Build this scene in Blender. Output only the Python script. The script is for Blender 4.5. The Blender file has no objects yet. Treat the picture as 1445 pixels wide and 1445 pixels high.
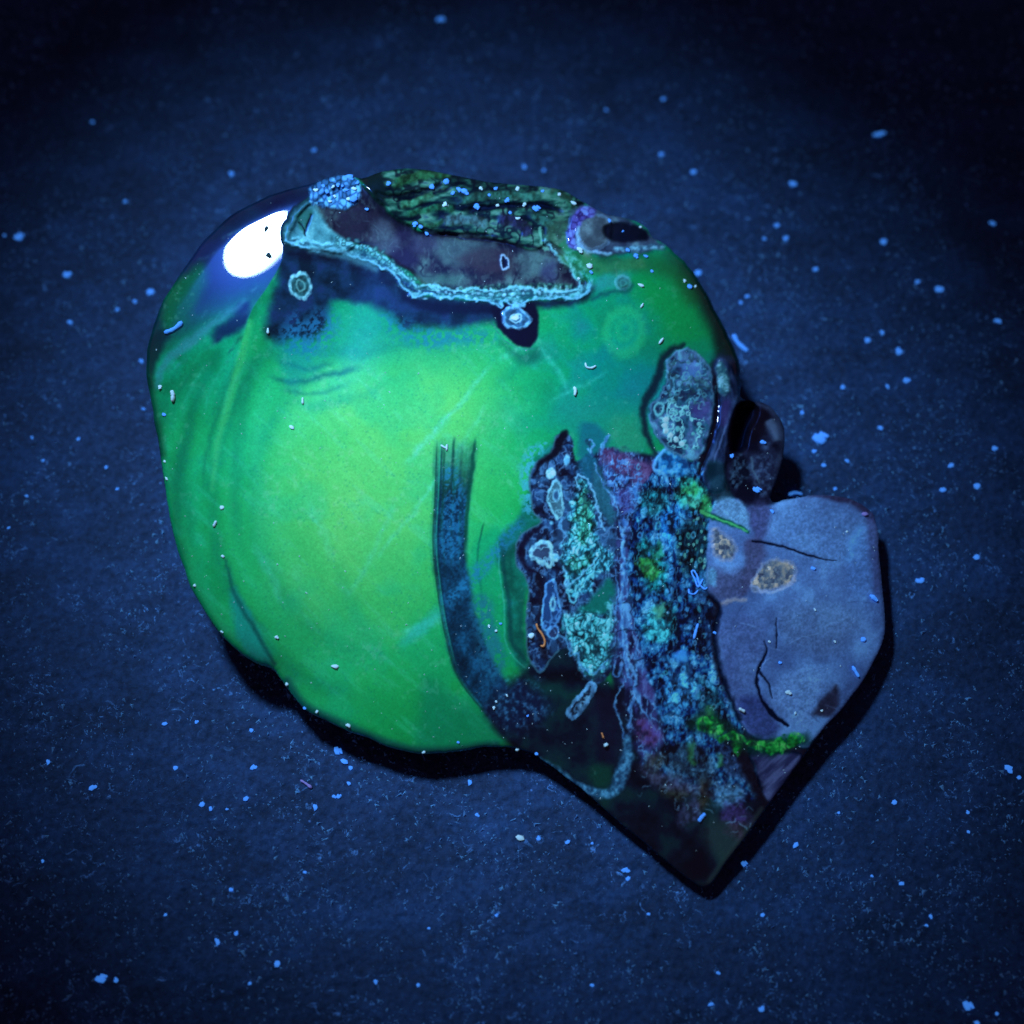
import bpy, math, random
import numpy as np
from mathutils import Vector

# ------------------------------------------------------------------ camera, world, lamp
scene = bpy.context.scene
TILT = math.radians(22)
DIST = 0.30
SPAN = 0.1445                                   # metres across the picture at the table centre
cam_data = bpy.data.cameras.new('camera')
cam = bpy.data.objects.new('camera', cam_data)
scene.collection.objects.link(cam)
cam.location = (0, -math.sin(TILT) * DIST, math.cos(TILT) * DIST)
cam.rotation_euler = (TILT, 0, 0)
cam_data.sensor_width = 36
cam_data.lens = 36 * DIST / SPAN
cam_data.clip_start = 0.005
cam_data.clip_end = 10
cam_data.dof.use_dof = True
cam_data.dof.focus_distance = DIST - 0.013
cam_data.dof.aperture_fstop = 10
scene.camera = cam

world = bpy.data.worlds.new('World')
scene.world = world
world.use_nodes = True
world.node_tree.nodes['Background'].inputs[0].default_value = (1.0, 0.55, 0.9, 1)  # dim reddish ambient fill, added to lift the dark corners
world.node_tree.nodes['Background'].inputs[1].default_value = 0.05

LAMP_COL = (0.46, 0.70, 1.0)
LAMP_DIR = Vector((-0.29, 0.36, 0.87)).normalized()
LAMP_DIST = 0.36
LAMP_AIM = Vector((-0.005, 0.003, 0.0))
ld = bpy.data.lights.new('torch', 'SPOT')
lamp = bpy.data.objects.new('torch', ld)
scene.collection.objects.link(lamp)
lamp.location = LAMP_AIM + LAMP_DIR * LAMP_DIST
lamp.rotation_euler = (-LAMP_DIR).to_track_quat('-Z', 'Y').to_euler()
ld.color = LAMP_COL
ld.energy = 8.2
ld.shadow_soft_size = 0.036
ld.spot_size = math.radians(20.8)
ld.spot_blend = 0.68

scene.view_settings.view_transform = 'Standard'
scene.view_settings.look = 'None'
scene.view_settings.exposure = 0
scene.view_settings.gamma = 1
scene.cycles.use_denoising = True
scene.cycles.max_bounces = 4

# ------------------------------------------------------------------ helpers
rng = np.random.default_rng(7)
random.seed(7)

def px_to_world(px, py, z):
    """table/stone point that the photograph shows at (px, py) and that lies at height z (metres)"""
    a = (np.asarray(px, float) - 722.5) / 1445 * SPAN / DIST
    b = -(np.asarray(py, float) - 722.5) / 1445 * SPAN / DIST
    s, c = math.sin(TILT), math.cos(TILT)
    dx = a
    dy = s + b * c
    dz = -c + b * s
    t = (z - cam.location.z) / dz
    return np.stack([dx * t, cam.location.y + dy * t, np.zeros_like(dx * t) + z], -1)

_T = rng.random((32, 256, 256)).astype(np.float32)

def vnoise(x, y, seed=0):
    xi = np.floor(x).astype(np.int32); yi = np.floor(y).astype(np.int32)
    fx = (x - xi).astype(np.float32); fy = (y - yi).astype(np.float32)
    fx = fx * fx * (3 - 2 * fx); fy = fy * fy * (3 - 2 * fy)
    T = _T[seed % 32]; ox = seed * 37
    a = T[(xi + ox) & 255, yi & 255]; b = T[(xi + 1 + ox) & 255, yi & 255]
    c = T[(xi + ox) & 255, (yi + 1) & 255]; d = T[(xi + 1 + ox) & 255, (yi + 1) & 255]
    return (a * (1 - fx) + b * fx) * (1 - fy) + (c * (1 - fx) + d * fx) * fy

def fbm(x, y, seed=0, oct=4, gain=0.5):
    v = 0; amp = 1; tot = 0; f = 1
    for k in range(oct):
        v = v + amp * vnoise(x * f, y * f, seed + k); tot += amp
        amp *= gain; f *= 2.03
    return v / tot

def ss(a, b, v):
    t = np.clip((v - a) / (b - a), 0, 1)
    return t * t * (3 - 2 * t)

def catmull(pts, closed, n=6):
    P = np.array(pts, float)
    N = len(P); out = []
    rngs = range(N) if closed else range(N - 1)
    for i in rngs:
        if closed:
            p0, p1, p2, p3 = P[(i - 1) % N], P[i], P[(i + 1) % N], P[(i + 2) % N]
        else:
            p1, p2 = P[i], P[i + 1]
            p0 = P[i - 1] if i > 0 else 2 * p1 - p2
            p3 = P[i + 2] if i + 2 < N else 2 * p2 - p1
        for k in range(n):
            t = k / n
            out.append(0.5 * ((2 * p1) + (p2 - p0) * t + (2 * p0 - 5 * p1 + 4 * p2 - p3) * t * t
                              + (3 * p1 - p0 - 3 * p2 + p3) * t ** 3))
    if not closed:
        out.append(P[-1])
    return np.array(out)

def seg_dist(X, Y, P, closed):
    """distance to a polyline, its parameter 0..1, and inside test for a closed one"""
    D = np.full(X.shape, 1e12); Tt = np.zeros(X.shape); ins = np.zeros(X.shape, bool)
    N = len(P); M = N if closed else N - 1
    for i in range(M):
        ax, ay = P[i]; bx, by = P[(i + 1) % N]
        ex, ey = bx - ax, by - ay
        L2 = ex * ex + ey * ey + 1e-9
        wx, wy = X - ax, Y - ay
        t = np.clip((wx * ex + wy * ey) / L2, 0, 1)
        d = (wx - t * ex) ** 2 + (wy - t * ey) ** 2
        m = d < D
        D = np.where(m, d, D); Tt = np.where(m, (i + t) / M, Tt)
        if closed and ay != by:
            c = (ay > Y) != (by > Y)
            ins ^= c & (X < ex * (Y - ay) / (by - ay) + ax)
    D = np.sqrt(D)
    return D, Tt, ins

# ------------------------------------------------------------------ the stone's outline
OUTLINE = [(440, 259), (380, 276), (330, 302), (290, 337), (255, 385), (230, 425), (213, 470), (206, 520), (213, 570),
           (223, 620), (233, 690), (241, 740), (255, 790), (275, 840), (300, 880), (330, 913), (362, 937), (384, 944),
           (402, 966), (430, 1000), (470, 1022), (520, 1042), (570, 1060), (610, 1064), (650, 1059), (700, 1053),
           (735, 1058), (760, 1068), (790, 1090), (830, 1121), (880, 1165), (930, 1205), (968, 1237), (982, 1248), (994, 1251),
           (1006, 1243), (1040, 1196), (1080, 1141), (1120, 1086), (1160, 1031), (1200, 985), (1235, 930), (1249, 890),
           (1245, 840), (1241, 780), (1236, 738), (1222, 716), (1190, 702), (1150, 698), (1110, 705), (1092, 708), (1088, 698),
           (1099, 668), (1107, 630), (1104, 597), (1086, 573), (1062, 566), (1046, 560), (1045, 535), (1040, 503),
           (1028, 476), (1008, 436), (984, 394), (958, 362), (934, 343), (918, 332), (908, 318), (880, 308), (850, 300), (820, 284),
           (790, 266), (750, 262), (700, 258), (650, 249), (600, 240), (550, 241), (510, 251), (490, 248), (468, 250)]
OUT = catmull(OUTLINE, True, 4)
_k = np.arange(len(OUT)) * 1.0                       # small chips and waves along the edge
OUT = OUT + np.stack([fbm(_k * .55, _k * 0 + 3.3, 2, 3) - .5, fbm(_k * .55, _k * 0 + 9.1, 7, 3) - .5], 1) * 4.2

STEP = 1.25
xs = np.arange(190, 1266, STEP); ys = np.arange(226, 1266, STEP)
PX, PY = np.meshgrid(xs, ys)
NY, NX = PX.shape

def grid_shape(P, margin):
    x0, y0 = P.min(0) - margin; x1, y1 = P.max(0) + margin
    i0 = max(0, int((x0 - xs[0]) / STEP)); i1 = min(NX, int((x1 - xs[0]) / STEP) + 2)
    j0 = max(0, int((y0 - ys[0]) / STEP)); j1 = min(NY, int((y1 - ys[0]) / STEP) + 2)
    return slice(j0, j1), slice(i0, i1)

d_, _, in_ = seg_dist(PX, PY, OUT, True)
SDF = np.where(in_, -d_, d_)                       # negative inside
DIN = np.maximum(0, -SDF)

# ------------------------------------------------------------------ painter: base colours of the mineral zones (display sRGB)
COL = np.zeros((NY, NX, 3)); RGH = np.full((NY, NX), 0.20); HGT = np.zeros((NY, NX))
LAB = np.zeros((NY, NX), np.int32)
PART_NAMES = ['polished_face']
def warp(amp, scale, seed, sl):
    x = PX[sl]; y = PY[sl]
    return (x + amp * 2 * (fbm(x / scale, y / scale, seed, 3) - .5), y + amp * 2 * (fbm(x / scale + 31, y / scale + 17, seed + 5, 3) - .5))

def rgb(c):
    return np.array(c, float) / 255

def part(name):
    PART_NAMES.append(name)
    return len(PART_NAMES) - 1

def lay(m, col, sl=None, label=None, rough=None, h=None, thr=0.5):
    """blend colour by mask m in window sl"""
    if sl is None: sl = (slice(0, NY), slice(0, NX))
    m = np.clip(m, 0, 1)
    c = rgb(col) if not (isinstance(col, np.ndarray) and col.ndim == 3) else col
    if c.ndim == 3 and c.shape[:2] != m.shape: c = c[sl]
    COL[sl] = COL[sl] * (1 - m[..., None]) + c * m[..., None]
    if rough is not None: RGH[sl] = RGH[sl] * (1 - m) + rough * m
    if h is not None: HGT[sl] += m * h
    if label is not None: LAB[sl] = np.where(m > thr, label, LAB[sl])

def poly(pts, feather=3, w=None, smooth=True):
    """soft mask of a closed shape and its window"""
    P = catmull(pts, True, 4) if smooth else np.array(pts, float)
    sl = grid_shape(P, feather + (w[0] if w else 0) + 4)
    X, Y = (PX[sl], PY[sl]) if not w else warp(*w, sl)
    d, _, ins = seg_dist(X, Y, P, True)
    sd = np.where(ins, -d, d)
    return ss(feather, -feather, sd), sl, sd

def stroke(pts, width, feather=2, w=None, taper=0):
    P = catmull(pts, False, 5)
    mx = max(width) if isinstance(width, (list, tuple)) else width
    sl = grid_shape(P, mx + feather + (w[0] if w else 0) + 4)
    X, Y = (PX[sl], PY[sl]) if not w else warp(*w, sl)
    d, t, _ = seg_dist(X, Y, P, False)
    if isinstance(width, (list, tuple)):
        wd = np.interp(t, np.linspace(0, 1, len(width)), width)
    else:
        wd = width
    hw = wd / 2
    m = ss(hw + feather, np.maximum(hw - feather, -0.5 * feather), d)
    if taper:
        m = m * ss(0, taper, t) * ss(1, 1 - taper, t)
    return m, sl, t

def ring(cx, cy, rx, ry, width, ang=0, wob=0.15, seed=0, feather=1.3, sl_margin=8):
    P = np.array([(cx - rx - ry, cy - rx - ry), (cx + rx + ry, cy + rx + ry)], float)
    sl = grid_shape(P, sl_margin)
    x = PX[sl] - cx; y = PY[sl] - cy
    ca, sa = math.cos(ang), math.sin(ang)
    u = (x * ca + y * sa) / rx; v = (-x * sa + y * ca) / ry
    th = np.arctan2(v, u)
    r = np.hypot(u, v)
    wv = 1 + wob * (np.sin(2 * th + seed) * .35 + np.sin(3 * th + 1.7 * seed) * .3 + np.sin(5 * th + 2 * seed + 1) * .25 + np.sin(9 * th + 3 * seed) * .15) + .10 * (N3[sl] - .5) * 2
    dd = (r - wv) * min(rx, ry)
    line = ss(width / 2 + feather, max(width / 2 - feather, 0), np.abs(dd))
    fill = ss(feather, -feather, dd)
    return line, fill, sl

def cells(cs, seed, sy=1.0, wob=0, box=None):
    """jittered cells: distance to nearest seed, to the second, and the cell's own random numbers (inside a box of the grid)"""
    if box is not None:
        sl = grid_shape(np.array(box, float), 30)
        out = [np.zeros((NY, NX)) for _ in range(4)]
        for o, v in zip(out, _cells(PX[sl], PY[sl], cs, seed, sy, wob)): o[sl] = v
        return out
    return _cells(PX, PY, cs, seed, sy, wob)

def _cells(X, Y, cs, seed, sy, wob):
    x = X / cs; y = Y / (cs * sy)
    if wob:
        x = x + wob * (fbm(X / (cs * 2), Y / (cs * 2), seed, 2) - .5); y = y + wob * (fbm(X / (cs * 2) + 9, Y / (cs * 2), seed + 3, 2) - .5)
    xi = np.floor(x).astype(int); yi = np.floor(y).astype(int)
    f1 = np.full(x.shape, 9.); f2 = np.full(x.shape, 9.); r1 = np.zeros(x.shape); r2 = np.zeros(x.shape)
    Ta, Tb, Tc, Td = (_T[(seed + k) % 32] for k in range(4))
    for dx in (-1, 0, 1):
        for dy in (-1, 0, 1):
            cx = xi + dx; cy = yi + dy
            k = (cx & 255, cy & 255)
            d = np.hypot(cx + Ta[k] - x, cy + Tb[k] - y)
            m = d < f1
            f2 = np.where(m, f1, np.minimum(f2, d))
            r1 = np.where(m, Tc[k], r1); r2 = np.where(m, Td[k], r2)
            f1 = np.where(m, d, f1)
    return f1, f2, r1, r2

def ramp(v, stops):
    v = np.asarray(v); p = [s[0] for s in stops]
    return np.stack([np.interp(v, p, [s[1][k] / 255 for s in stops]) for k in range(3)], -1)

N1 = fbm(PX / 60, PY / 60, 1); N2 = fbm(PX / 18, PY / 18, 4); N3 = fbm(PX / 5, PY / 5, 8, 3); N4 = fbm(PX / 140, PY / 140, 11)
NF = fbm(PX / 2.6, PY / 2.6, 14, 2)
def ridged(sx, sy, seed, lo=.86, hi=.97, oct=3):
    return ss(lo, hi, 1 - np.abs(2 * fbm(PX / sx, PY / sy, seed, oct) - 1))
RD1 = ridged(11, 13, 2); RD2 = ridged(7, 16, 6); RD3 = ridged(20, 20, 10)
def contrast(v, k): return np.clip((v - .5) * k + .5, 0, 1)
NB = contrast(fbm(PX / 5.5, PY / 7.5, 21, 3), 2.1); NA = contrast(fbm(PX / 17, PY / 24, 24, 3), 2.0)
DIAG = fbm((PX + .8 * PY) / 60, (PX - 1.1 * PY) / 14, 17, 4)      # streaks running up to the right

# --- green chalcedony
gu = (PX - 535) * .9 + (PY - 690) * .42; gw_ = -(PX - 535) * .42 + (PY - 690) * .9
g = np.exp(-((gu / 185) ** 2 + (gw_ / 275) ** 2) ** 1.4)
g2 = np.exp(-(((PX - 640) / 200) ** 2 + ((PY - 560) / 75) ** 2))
gv = np.clip(0.18 + 0.68 * g + .18 * g2 + .16 * (N1 - .5) + .30 * (N4 - .5) + .10 * (DIAG - .5), 0, 1)  # brighter centre: part fluorescence strength, part lamp falloff painted into the colour
RGH[:] = .3
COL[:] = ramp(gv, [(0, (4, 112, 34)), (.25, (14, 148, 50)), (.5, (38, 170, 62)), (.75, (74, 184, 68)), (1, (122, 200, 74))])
teal = ss(.44, .62, fbm(PX / 70 + 3, PY / 70, 20) + .10 * (DIAG - .5)) * .18
lay(teal * ss(950, 500, PX + .2 * PY - 200) , (10, 170, 122))
lay(ss(.60, .74, DIAG) * .16, (90, 205, 150))
# soft curved growth bands inside the chalcedony
rb = np.hypot((PX - 560) / 1.0, (PY - 700) / 1.12) + 26 * (N4 - .5) + 9 * (N1 - .5)
for r0, w_, al, c in ((205, 12, .22, (0, 120, 80)), (232, 16, .30, (40, 180, 96)), (262, 11, .34, (0, 112, 78)), (286, 14, .25, (30, 170, 110)), (312, 10, .42, (0, 92, 62)), (335, 14, .3, (20, 150, 100)), (352, 10, .45, (0, 76, 50)), (180, 20, .15, (110, 214, 120))):
    lay(al * np.exp(-((rb - r0) / w_) ** 2) * ss(640, 480, PX + .25 * (PY - 700)) * (.5 + N2), c)
# depth under the crust
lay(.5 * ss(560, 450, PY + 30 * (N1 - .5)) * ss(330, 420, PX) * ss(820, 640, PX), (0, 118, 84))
# upper right: teal and deep green
m = ss(680, 860, PX + (PY - 450) * .3) * ss(700, 560, PY)
lay(m * .75, ramp(fbm(PX / 45, PY / 45, 22), [(.25, (0, 120, 78)), (.45, (0, 140, 92)), (.6, (0, 128, 120)), (.8, (20, 120, 140))]))
m, sl, _ = poly([(900, 375), (965, 385), (1010, 445), (1010, 490), (950, 490), (925, 440), (890, 400)], 26, (10, 30, 2)); lay(m * .85, (0, 138, 42), sl)
m, sl, _ = poly([(780, 560), (860, 545), (905, 600), (905, 650), (860, 640), (800, 620)], 22, (12, 30, 3)); lay(m * .6, (16, 136, 92), sl)
m, sl, _ = poly([(840, 500), (930, 500), (930, 560), (880, 575), (835, 560)], 20, (12, 30, 3)); lay(m * .5, (0, 120, 116), sl)
m, sl, _ = poly([(870, 590), (905, 600), (905, 640), (885, 650), (860, 620)], 12, (8, 20, 3)); lay(m * .6, (46, 142, 88), sl)
# right margin: shade of the stone turning away, painted as a dark edge
edge = ss(34, 4, DIN) * ss(900, 1000, PX) * ss(700, 540, PY) * ss(330, 380, PY)
lay(edge * .9, (6, 30, 24))
m, sl, _ = poly([(985, 400), (1010, 430), (1038, 490), (1046, 560), (1020, 560), (1010, 500), (1005, 450)], 12, (6, 20, 2)); lay(m * .85, (5, 32, 26), sl, rough=.1)
m, sl, _ = stroke([(905, 370), (950, 385), (975, 420)], 24, 12); lay(m * .5, (25, 70, 25), sl)
# faint yellow-green target ring
line, fill, sl = ring(881, 468, 25, 31, 12, .1, .06, 2, 5); lay(fill * .5, (6, 160, 100), sl); lay(line * .45, (48, 178, 86), sl)
line, fill, sl = ring(881, 466, 10, 13, 5, .1, .06, 1, 4); lay(line * .3, (50, 180, 90), sl)
# broad hair scratches and cloudy streaks
for a, b, w_, al in (((560, 665), (700, 505), 7, .35), ((520, 800), (640, 640), 5, .25), ((600, 700), (690, 560), 4, .2), ((700, 510), (760, 470), 10, .25),
                     ((755, 480), (805, 560), 5, .3), ((560, 900), (640, 860), 14, .35), ((770, 570), (860, 520), 4, .25), ((480, 860), (560, 700), 6, .18),
                     ((430, 700), (470, 800), 12, .12), ((350, 760), (400, 860), 10, .2)):
    m, sl, _ = stroke([a, ((a[0] + b[0]) / 2 + 6, (a[1] + b[1]) / 2), b], w_, 4, (4, 14, 5), .2)
    lay(m * al * (.4 + 1.2 * N3[sl]), (110, 215, 185), sl)
# dark brushed marks below the left eye
for pts, w_, al in (([(370, 525), (410, 540), (470, 528), (520, 515)], 7, .65), ([(385, 505), (430, 520), (480, 510)], 6, .5), ([(385, 545), (440, 556), (500, 540)], 5, .4), ([(320, 780), (340, 850), (385, 900)], 5, .35)):
    m, sl, _ = stroke(pts, w_, 5, (3, 12, 5), .25); lay(m * al, (0, 82, 72), sl)
m, sl, _ = poly([(325, 830), (345, 850), (372, 905), (385, 940), (362, 932), (335, 900)], 6, (4, 14, 5)); lay(m * .75, (20, 140, 120), sl)
m, sl, _ = stroke([(318, 790), (332, 840), (360, 890), (388, 938)], [3, 5, 6, 5], 3, (2, 10, 5)); lay(m * .7, (0, 74, 62), sl, h=-.25)
# lower right shade of the green zone towards the dark chalcedony
m, sl, _ = poly([(600, 960), (640, 985), (690, 1010), (735, 1055), (700, 1056), (650, 1062), (590, 1066)], 14, (6, 30, 2)); lay(m * .55, (0, 112, 62), sl)
m, sl, _ = stroke([(405, 960), (430, 995), (480, 1020), (560, 1052), (620, 1060), (700, 1050)], 9, 6); lay(m * .8, (4, 88, 78), sl)

# --- the side facet left of the ridge
RIDGE = [(500, 252), (455, 268), (425, 288), (409, 306), (401, 335), (398, 368), (378, 405), (354, 442), (338, 500), (320, 560), (306, 630), (299, 700), (300, 780), (312, 860)]
RP = catmull(RIDGE, False, 5)
rd, rt, _ = seg_dist(PX, PY, RP, False)
_, _, left_in = seg_dist(PX, PY, np.vstack([RP, [(312, 1300), (100, 1300), (100, 100), (500, 100)]]), True)
RSD = np.where(left_in, rd, -rd)                   # positive on the facet
facet = ss(-1, 2.5, RSD)
fac_id = part('side_facet')
fc = ramp(fbm(PX / 30 + 5, PY / 30, 9), [(.3, (0, 116, 62)), (.5, (0, 142, 84)), (.7, (10, 158, 100))])
lay(facet * ss(640, 520, PY) * .7, fc)
LAB[(facet > .5) & (PY < 800)] = fac_id
up = facet * ss(515, 415, PY + .45 * (PX - 260))
lay(up, ramp(N1, [(.3, (7, 14, 44)), (.55, (8, 30, 58)), (.7, (16, 30, 72))]))
m, sl, _ = poly([(222, 440), (240, 405), (275, 375), (292, 380), (285, 420), (262, 445), (235, 470)], 12, (8, 24, 6)); lay(m * facet[sl] * .9, (2, 84, 40), sl)
m, sl, _ = poly([(300, 470), (330, 440), (352, 425), (352, 452), (335, 468), (305, 482)], 7, (6, 16, 6)); lay(m * facet[sl] * .9, (6, 28, 66), sl)
m, sl, _ = stroke([(222, 545), (232, 515), (258, 490), (300, 458), (345, 425)], [9, 14, 13, 11, 6], 5, (4, 16, 3)); lay(m * .55, (62, 122, 138), sl)
m, sl, _ = poly([(205, 490), (222, 470), (240, 470), (226, 500), (215, 540), (206, 545)], 6, (4, 14, 3)); lay(m * .75, (6, 26, 40), sl)
m, sl, _ = stroke([(208, 530), (214, 575), (226, 640)], 14, 7); lay(m * .7, (6, 60, 40), sl)
m, sl, _ = stroke([(352, 455), (340, 505), (322, 565), (306, 630), (300, 690)], [7, 12, 12, 9, 5], 5, (2, 16, 3)); lay(m * .6, (72, 180, 78), sl)
m, sl, _ = stroke([(338, 500), (312, 570), (292, 640), (286, 690)], [3, 6, 6, 3], 4, (3, 14, 4), .2); lay(m * .4, (0, 96, 60), sl)
for i in range(34):
    x0 = rng.uniform(225, 380); y0 = rng.uniform(300, 540); l = rng.uniform(14, 50); a = -.75 + rng.normal(0, .18)
    m, sl, _ = stroke([(x0, y0), (x0 + l * .5 * math.cos(a), y0 + l * .5 * math.sin(a) + rng.normal(0, 2)), (x0 + l * math.cos(a), y0 + l * math.sin(a))], rng.uniform(1.5, 5), 2.5, (3, 9, 4), .3)
    lay(m * facet[sl] * rng.uniform(.1, .35) * (.4 + NB[sl]), (84, 128, 140) if i % 3 else (4, 24, 40), sl)
for pts, w_, al, c in (([(372, 470), (352, 540), (338, 620), (334, 720), (345, 800)], [8, 14, 16, 16, 8], .34, (0, 110, 66)), ([(392, 500), (372, 580), (362, 680), (372, 780), (398, 860)], [10, 16, 18, 16, 10], .24, (70, 190, 104)), ([(268, 560), (258, 640), (262, 720), (278, 800)], [8, 12, 14, 8], .36, (0, 104, 60)), ([(250, 700), (268, 790), (300, 860), (340, 915)], [10, 14, 14, 8], .3, (44, 172, 80)),
                       ([(410, 480), (480, 500), (560, 490), (640, 480)], [8, 18, 16, 8], .34, (0, 112, 84)), ([(400, 560), (440, 572), (500, 560), (560, 540)], [6, 12, 12, 6], .28, (0, 120, 86)), ([(560, 960), (520, 900), (490, 840), (470, 760)], [10, 20, 20, 10], .14, (0, 130, 76)), ([(690, 560), (730, 520), (790, 500), (850, 520)], [8, 16, 16, 8], .3, (0, 120, 84)), ([(700, 640), (720, 590), (770, 560)], [6, 14, 8], .22, (90, 204, 120))):
    m, sl, _ = stroke(pts, w_, 9, (7, 26, 4), .25); lay(m * al, c, sl)
for a in range(7):
    x0 = 240 + a * 14
    m, sl, _ = stroke([(x0, 600), (x0 + 15, 550), (x0 + 45, 500)], 5, 4, (3, 12, 4), .3); lay(m * .25, (60, 180, 130) if a % 2 else (0, 100, 66), sl)

# --- navy halo under the cavity rim
m, sl, _ = poly([(399, 352), (470, 362), (540, 385), (585, 425), (650, 430), (700, 432), (700, 452), (640, 462), (570, 458), (520, 430), (470, 425), (462, 460), (440, 478), (398, 480), (372, 470), (385, 420)], 10, (8, 22, 7)); lay(m * .95, ramp(N2, [(.3, (5, 20, 42)), (.55, (14, 38, 74)), (.7, (22, 40, 88))]), sl)
m, sl, _ = stroke([(402, 346), (440, 356), (470, 360), (505, 370), (535, 384), (560, 402), (580, 420), (620, 428), (690, 432), (745, 430), (815, 424), (836, 408)], [26, 30, 30, 28, 26, 24, 20, 18, 18, 14, 9, 6], 6, (4, 12, 7)); lay(m * .95, ramp(N2, [(.3, (6, 16, 36)), (.6, (12, 34, 62)), (.75, (20, 48, 84))]), sl)
m, sl, _ = poly([(398, 300), (425, 285), (450, 270), (500, 262), (500, 300), (420, 350), (398, 350)], 4); lay(m, (10, 30, 44), sl)
m, sl, _ = poly([(405, 455), (465, 440), (475, 470), (445, 500), (410, 500), (395, 480)], 14, (8, 18, 7)); lay(m * .8 * ss(.35, .6, N3[sl] + .25 * NF[sl] - .1), (34, 104, 150), sl)
m, sl, _ = poly([(540, 440), (600, 462), (680, 465), (700, 480), (620, 490), (560, 478)], 14, (8, 18, 7)); lay(m * .75 * ss(.35, .62, N3[sl]), (24, 110, 140), sl)
m, sl, _ = poly([(390, 480), (450, 490), (430, 540), (400, 540)], 16, (8, 18, 7)); lay(m * .5, (10, 120, 130), sl)
m, sl, _ = stroke([(570, 420), (610, 434), (680, 436), (706, 440)], [10, 16, 14, 10], 5, (3, 12, 7)); lay(m * .9, (6, 16, 42), sl)
halo_id = part('dark_tooth_marking')
m, sl, _ = poly([(695, 432), (735, 428), (757, 430), (759, 455), (755, 480), (746, 491), (730, 487), (712, 472), (698, 452)], 3, (3, 14, 7)); lay(m, (7, 10, 34), sl, halo_id)
m, sl, _ = poly([(705, 482), (735, 498), (760, 490), (757, 510), (735, 512)], 8, (3, 14, 7)); lay(m * .6, (4, 74, 60), sl)  # soft dark green shadow painted below the tooth marking
m, sl, _ = stroke([(692, 455), (712, 480), (735, 492), (752, 492)], 1.5, 1, (2, 10, 7)); lay(m * .5, (60, 100, 120), sl)

# --- back ledges
led_id = part('back_ledge')
m, sl, _ = poly([(520, 246), (560, 236), (640, 236), (710, 252), (790, 260), (825, 285), (815, 320), (790, 345), (745, 350), (640, 335), (570, 315), (540, 290)], 4, (4, 14, 7))
cc = ramp(fbm(PX / 24, PY / 7, 9), [(.28, (5, 12, 22)), (.44, (18, 44, 42)), (.56, (40, 84, 66)), (.7, (86, 130, 106)), (.85, (50, 76, 92))]); lay(m, cc[sl], sl, led_id, rough=.35)
lay(m * RD3[sl] * .8, (6, 12, 26), sl)
for pts, w_, c in (([(548, 262), (600, 247), (640, 246)], 14, (48, 98, 44)), ([(555, 283), (600, 275), (640, 264)], 5, (4, 8, 12)), ([(560, 292), (600, 280), (612, 272)], 9, (84, 146, 88)),
                   ([(565, 303), (620, 293), (640, 296)], 9, (50, 118, 66)), ([(528, 268), (548, 278), (610, 266), (625, 256)], 6, (5, 10, 16)), ([(640, 285), (700, 275), (770, 278)], 12, (66, 118, 88)),
                   ([(650, 300), (700, 292), (760, 290), (800, 300)], 7, (8, 10, 30)), ([(620, 312), (660, 310), (690, 318)], 14, (94, 118, 112)), ([(590, 322), (640, 330), (700, 332)], 4, (10, 14, 24)),
                   ([(745, 300), (775, 318), (770, 345)], 12, (62, 108, 84)), ([(700, 305), (740, 320), (745, 335)], 16, (52, 44, 82)), ([(775, 268), (800, 280), (812, 300)], 12, (54, 100, 66)), ([(565, 312), (610, 318), (625, 308)], 5, (46, 92, 50))):
    m, sl, _ = stroke(pts, w_, 2.5, (3, 10, 7), .12); dark = sum(c) < 70
    lay(m * .85, ramp(NB, [(.05, tuple(v * .4 for v in c)), (.9, (c[0] * .86, c[1] * .98, c[2] * 1.1))])[sl], sl, rough=.5 if dark else .3, h=-.9 if dark else .35)

# --- brown cavity
cav_id = part('brown_cavity')
m, sl, sd = poly([(408, 336), (432, 292), (470, 268), (505, 262), (535, 283), (562, 312), (600, 328), (640, 331), (700, 336), (750, 352), (778, 342), (805, 368), (828, 402), (800, 414), (740, 412), (690, 412), (640, 412), (600, 402), (570, 378), (530, 352), (480, 344), (430, 345)], 3, (4, 16, 7))
vx = fbm(PX / 26, PY / 34, 12)
cc = ramp(vx, [(.28, (22, 18, 32)), (.45, (40, 36, 50)), (.58, (52, 58, 66)), (.72, (78, 98, 96))])
lay(m, cc[sl], sl, cav_id, rough=.42, h=-1.3)
lay(m * RD3[sl] * .6, (16, 14, 32), sl); lay(m * ss(.55, .95, NB[sl]) * .3, (96, 118, 118), sl); lay(m * ss(-14, -2, sd) * .6, (14, 16, 32), sl)
for cx, cy, rx, ry, c, al in ((655, 355, 40, 22, (72, 92, 92), .7), (570, 352, 24, 26, (36, 30, 62), .8), (690, 368, 40, 18, (52, 40, 50), .8), (540, 335, 22, 26, (78, 84, 104), .6), (500, 312, 30, 22, (38, 32, 52), .8),
                              (620, 395, 40, 8, (70, 108, 92), .6), (755, 372, 26, 22, (92, 122, 118), .6), (775, 385, 10, 18, (52, 48, 92), .8), (790, 330, 18, 26, (70, 104, 76), .6), (600, 345, 18, 14, (72, 72, 100), .5)):
    line, fill, sl = ring(cx, cy, rx, ry, 2, 0, .2, cx, 7); lay(fill * al * (.5 + N2[sl]), c, sl)
m, sl, _ = stroke([(600, 330), (660, 336), (720, 344), (760, 352)], 3, 2, (3, 12, 6)); lay(m * .8, (16, 14, 34), sl, h=-.5)
m, sl, _ = poly([(560, 398), (640, 405), (760, 400), (820, 405), (800, 416), (640, 416), (585, 412)], 3, (3, 8, 6)); lay(m * .7, ramp(N3, [(.35, (18, 40, 46)), (.55, (60, 118, 84)), (.7, (120, 186, 170))])[sl], sl)
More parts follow.
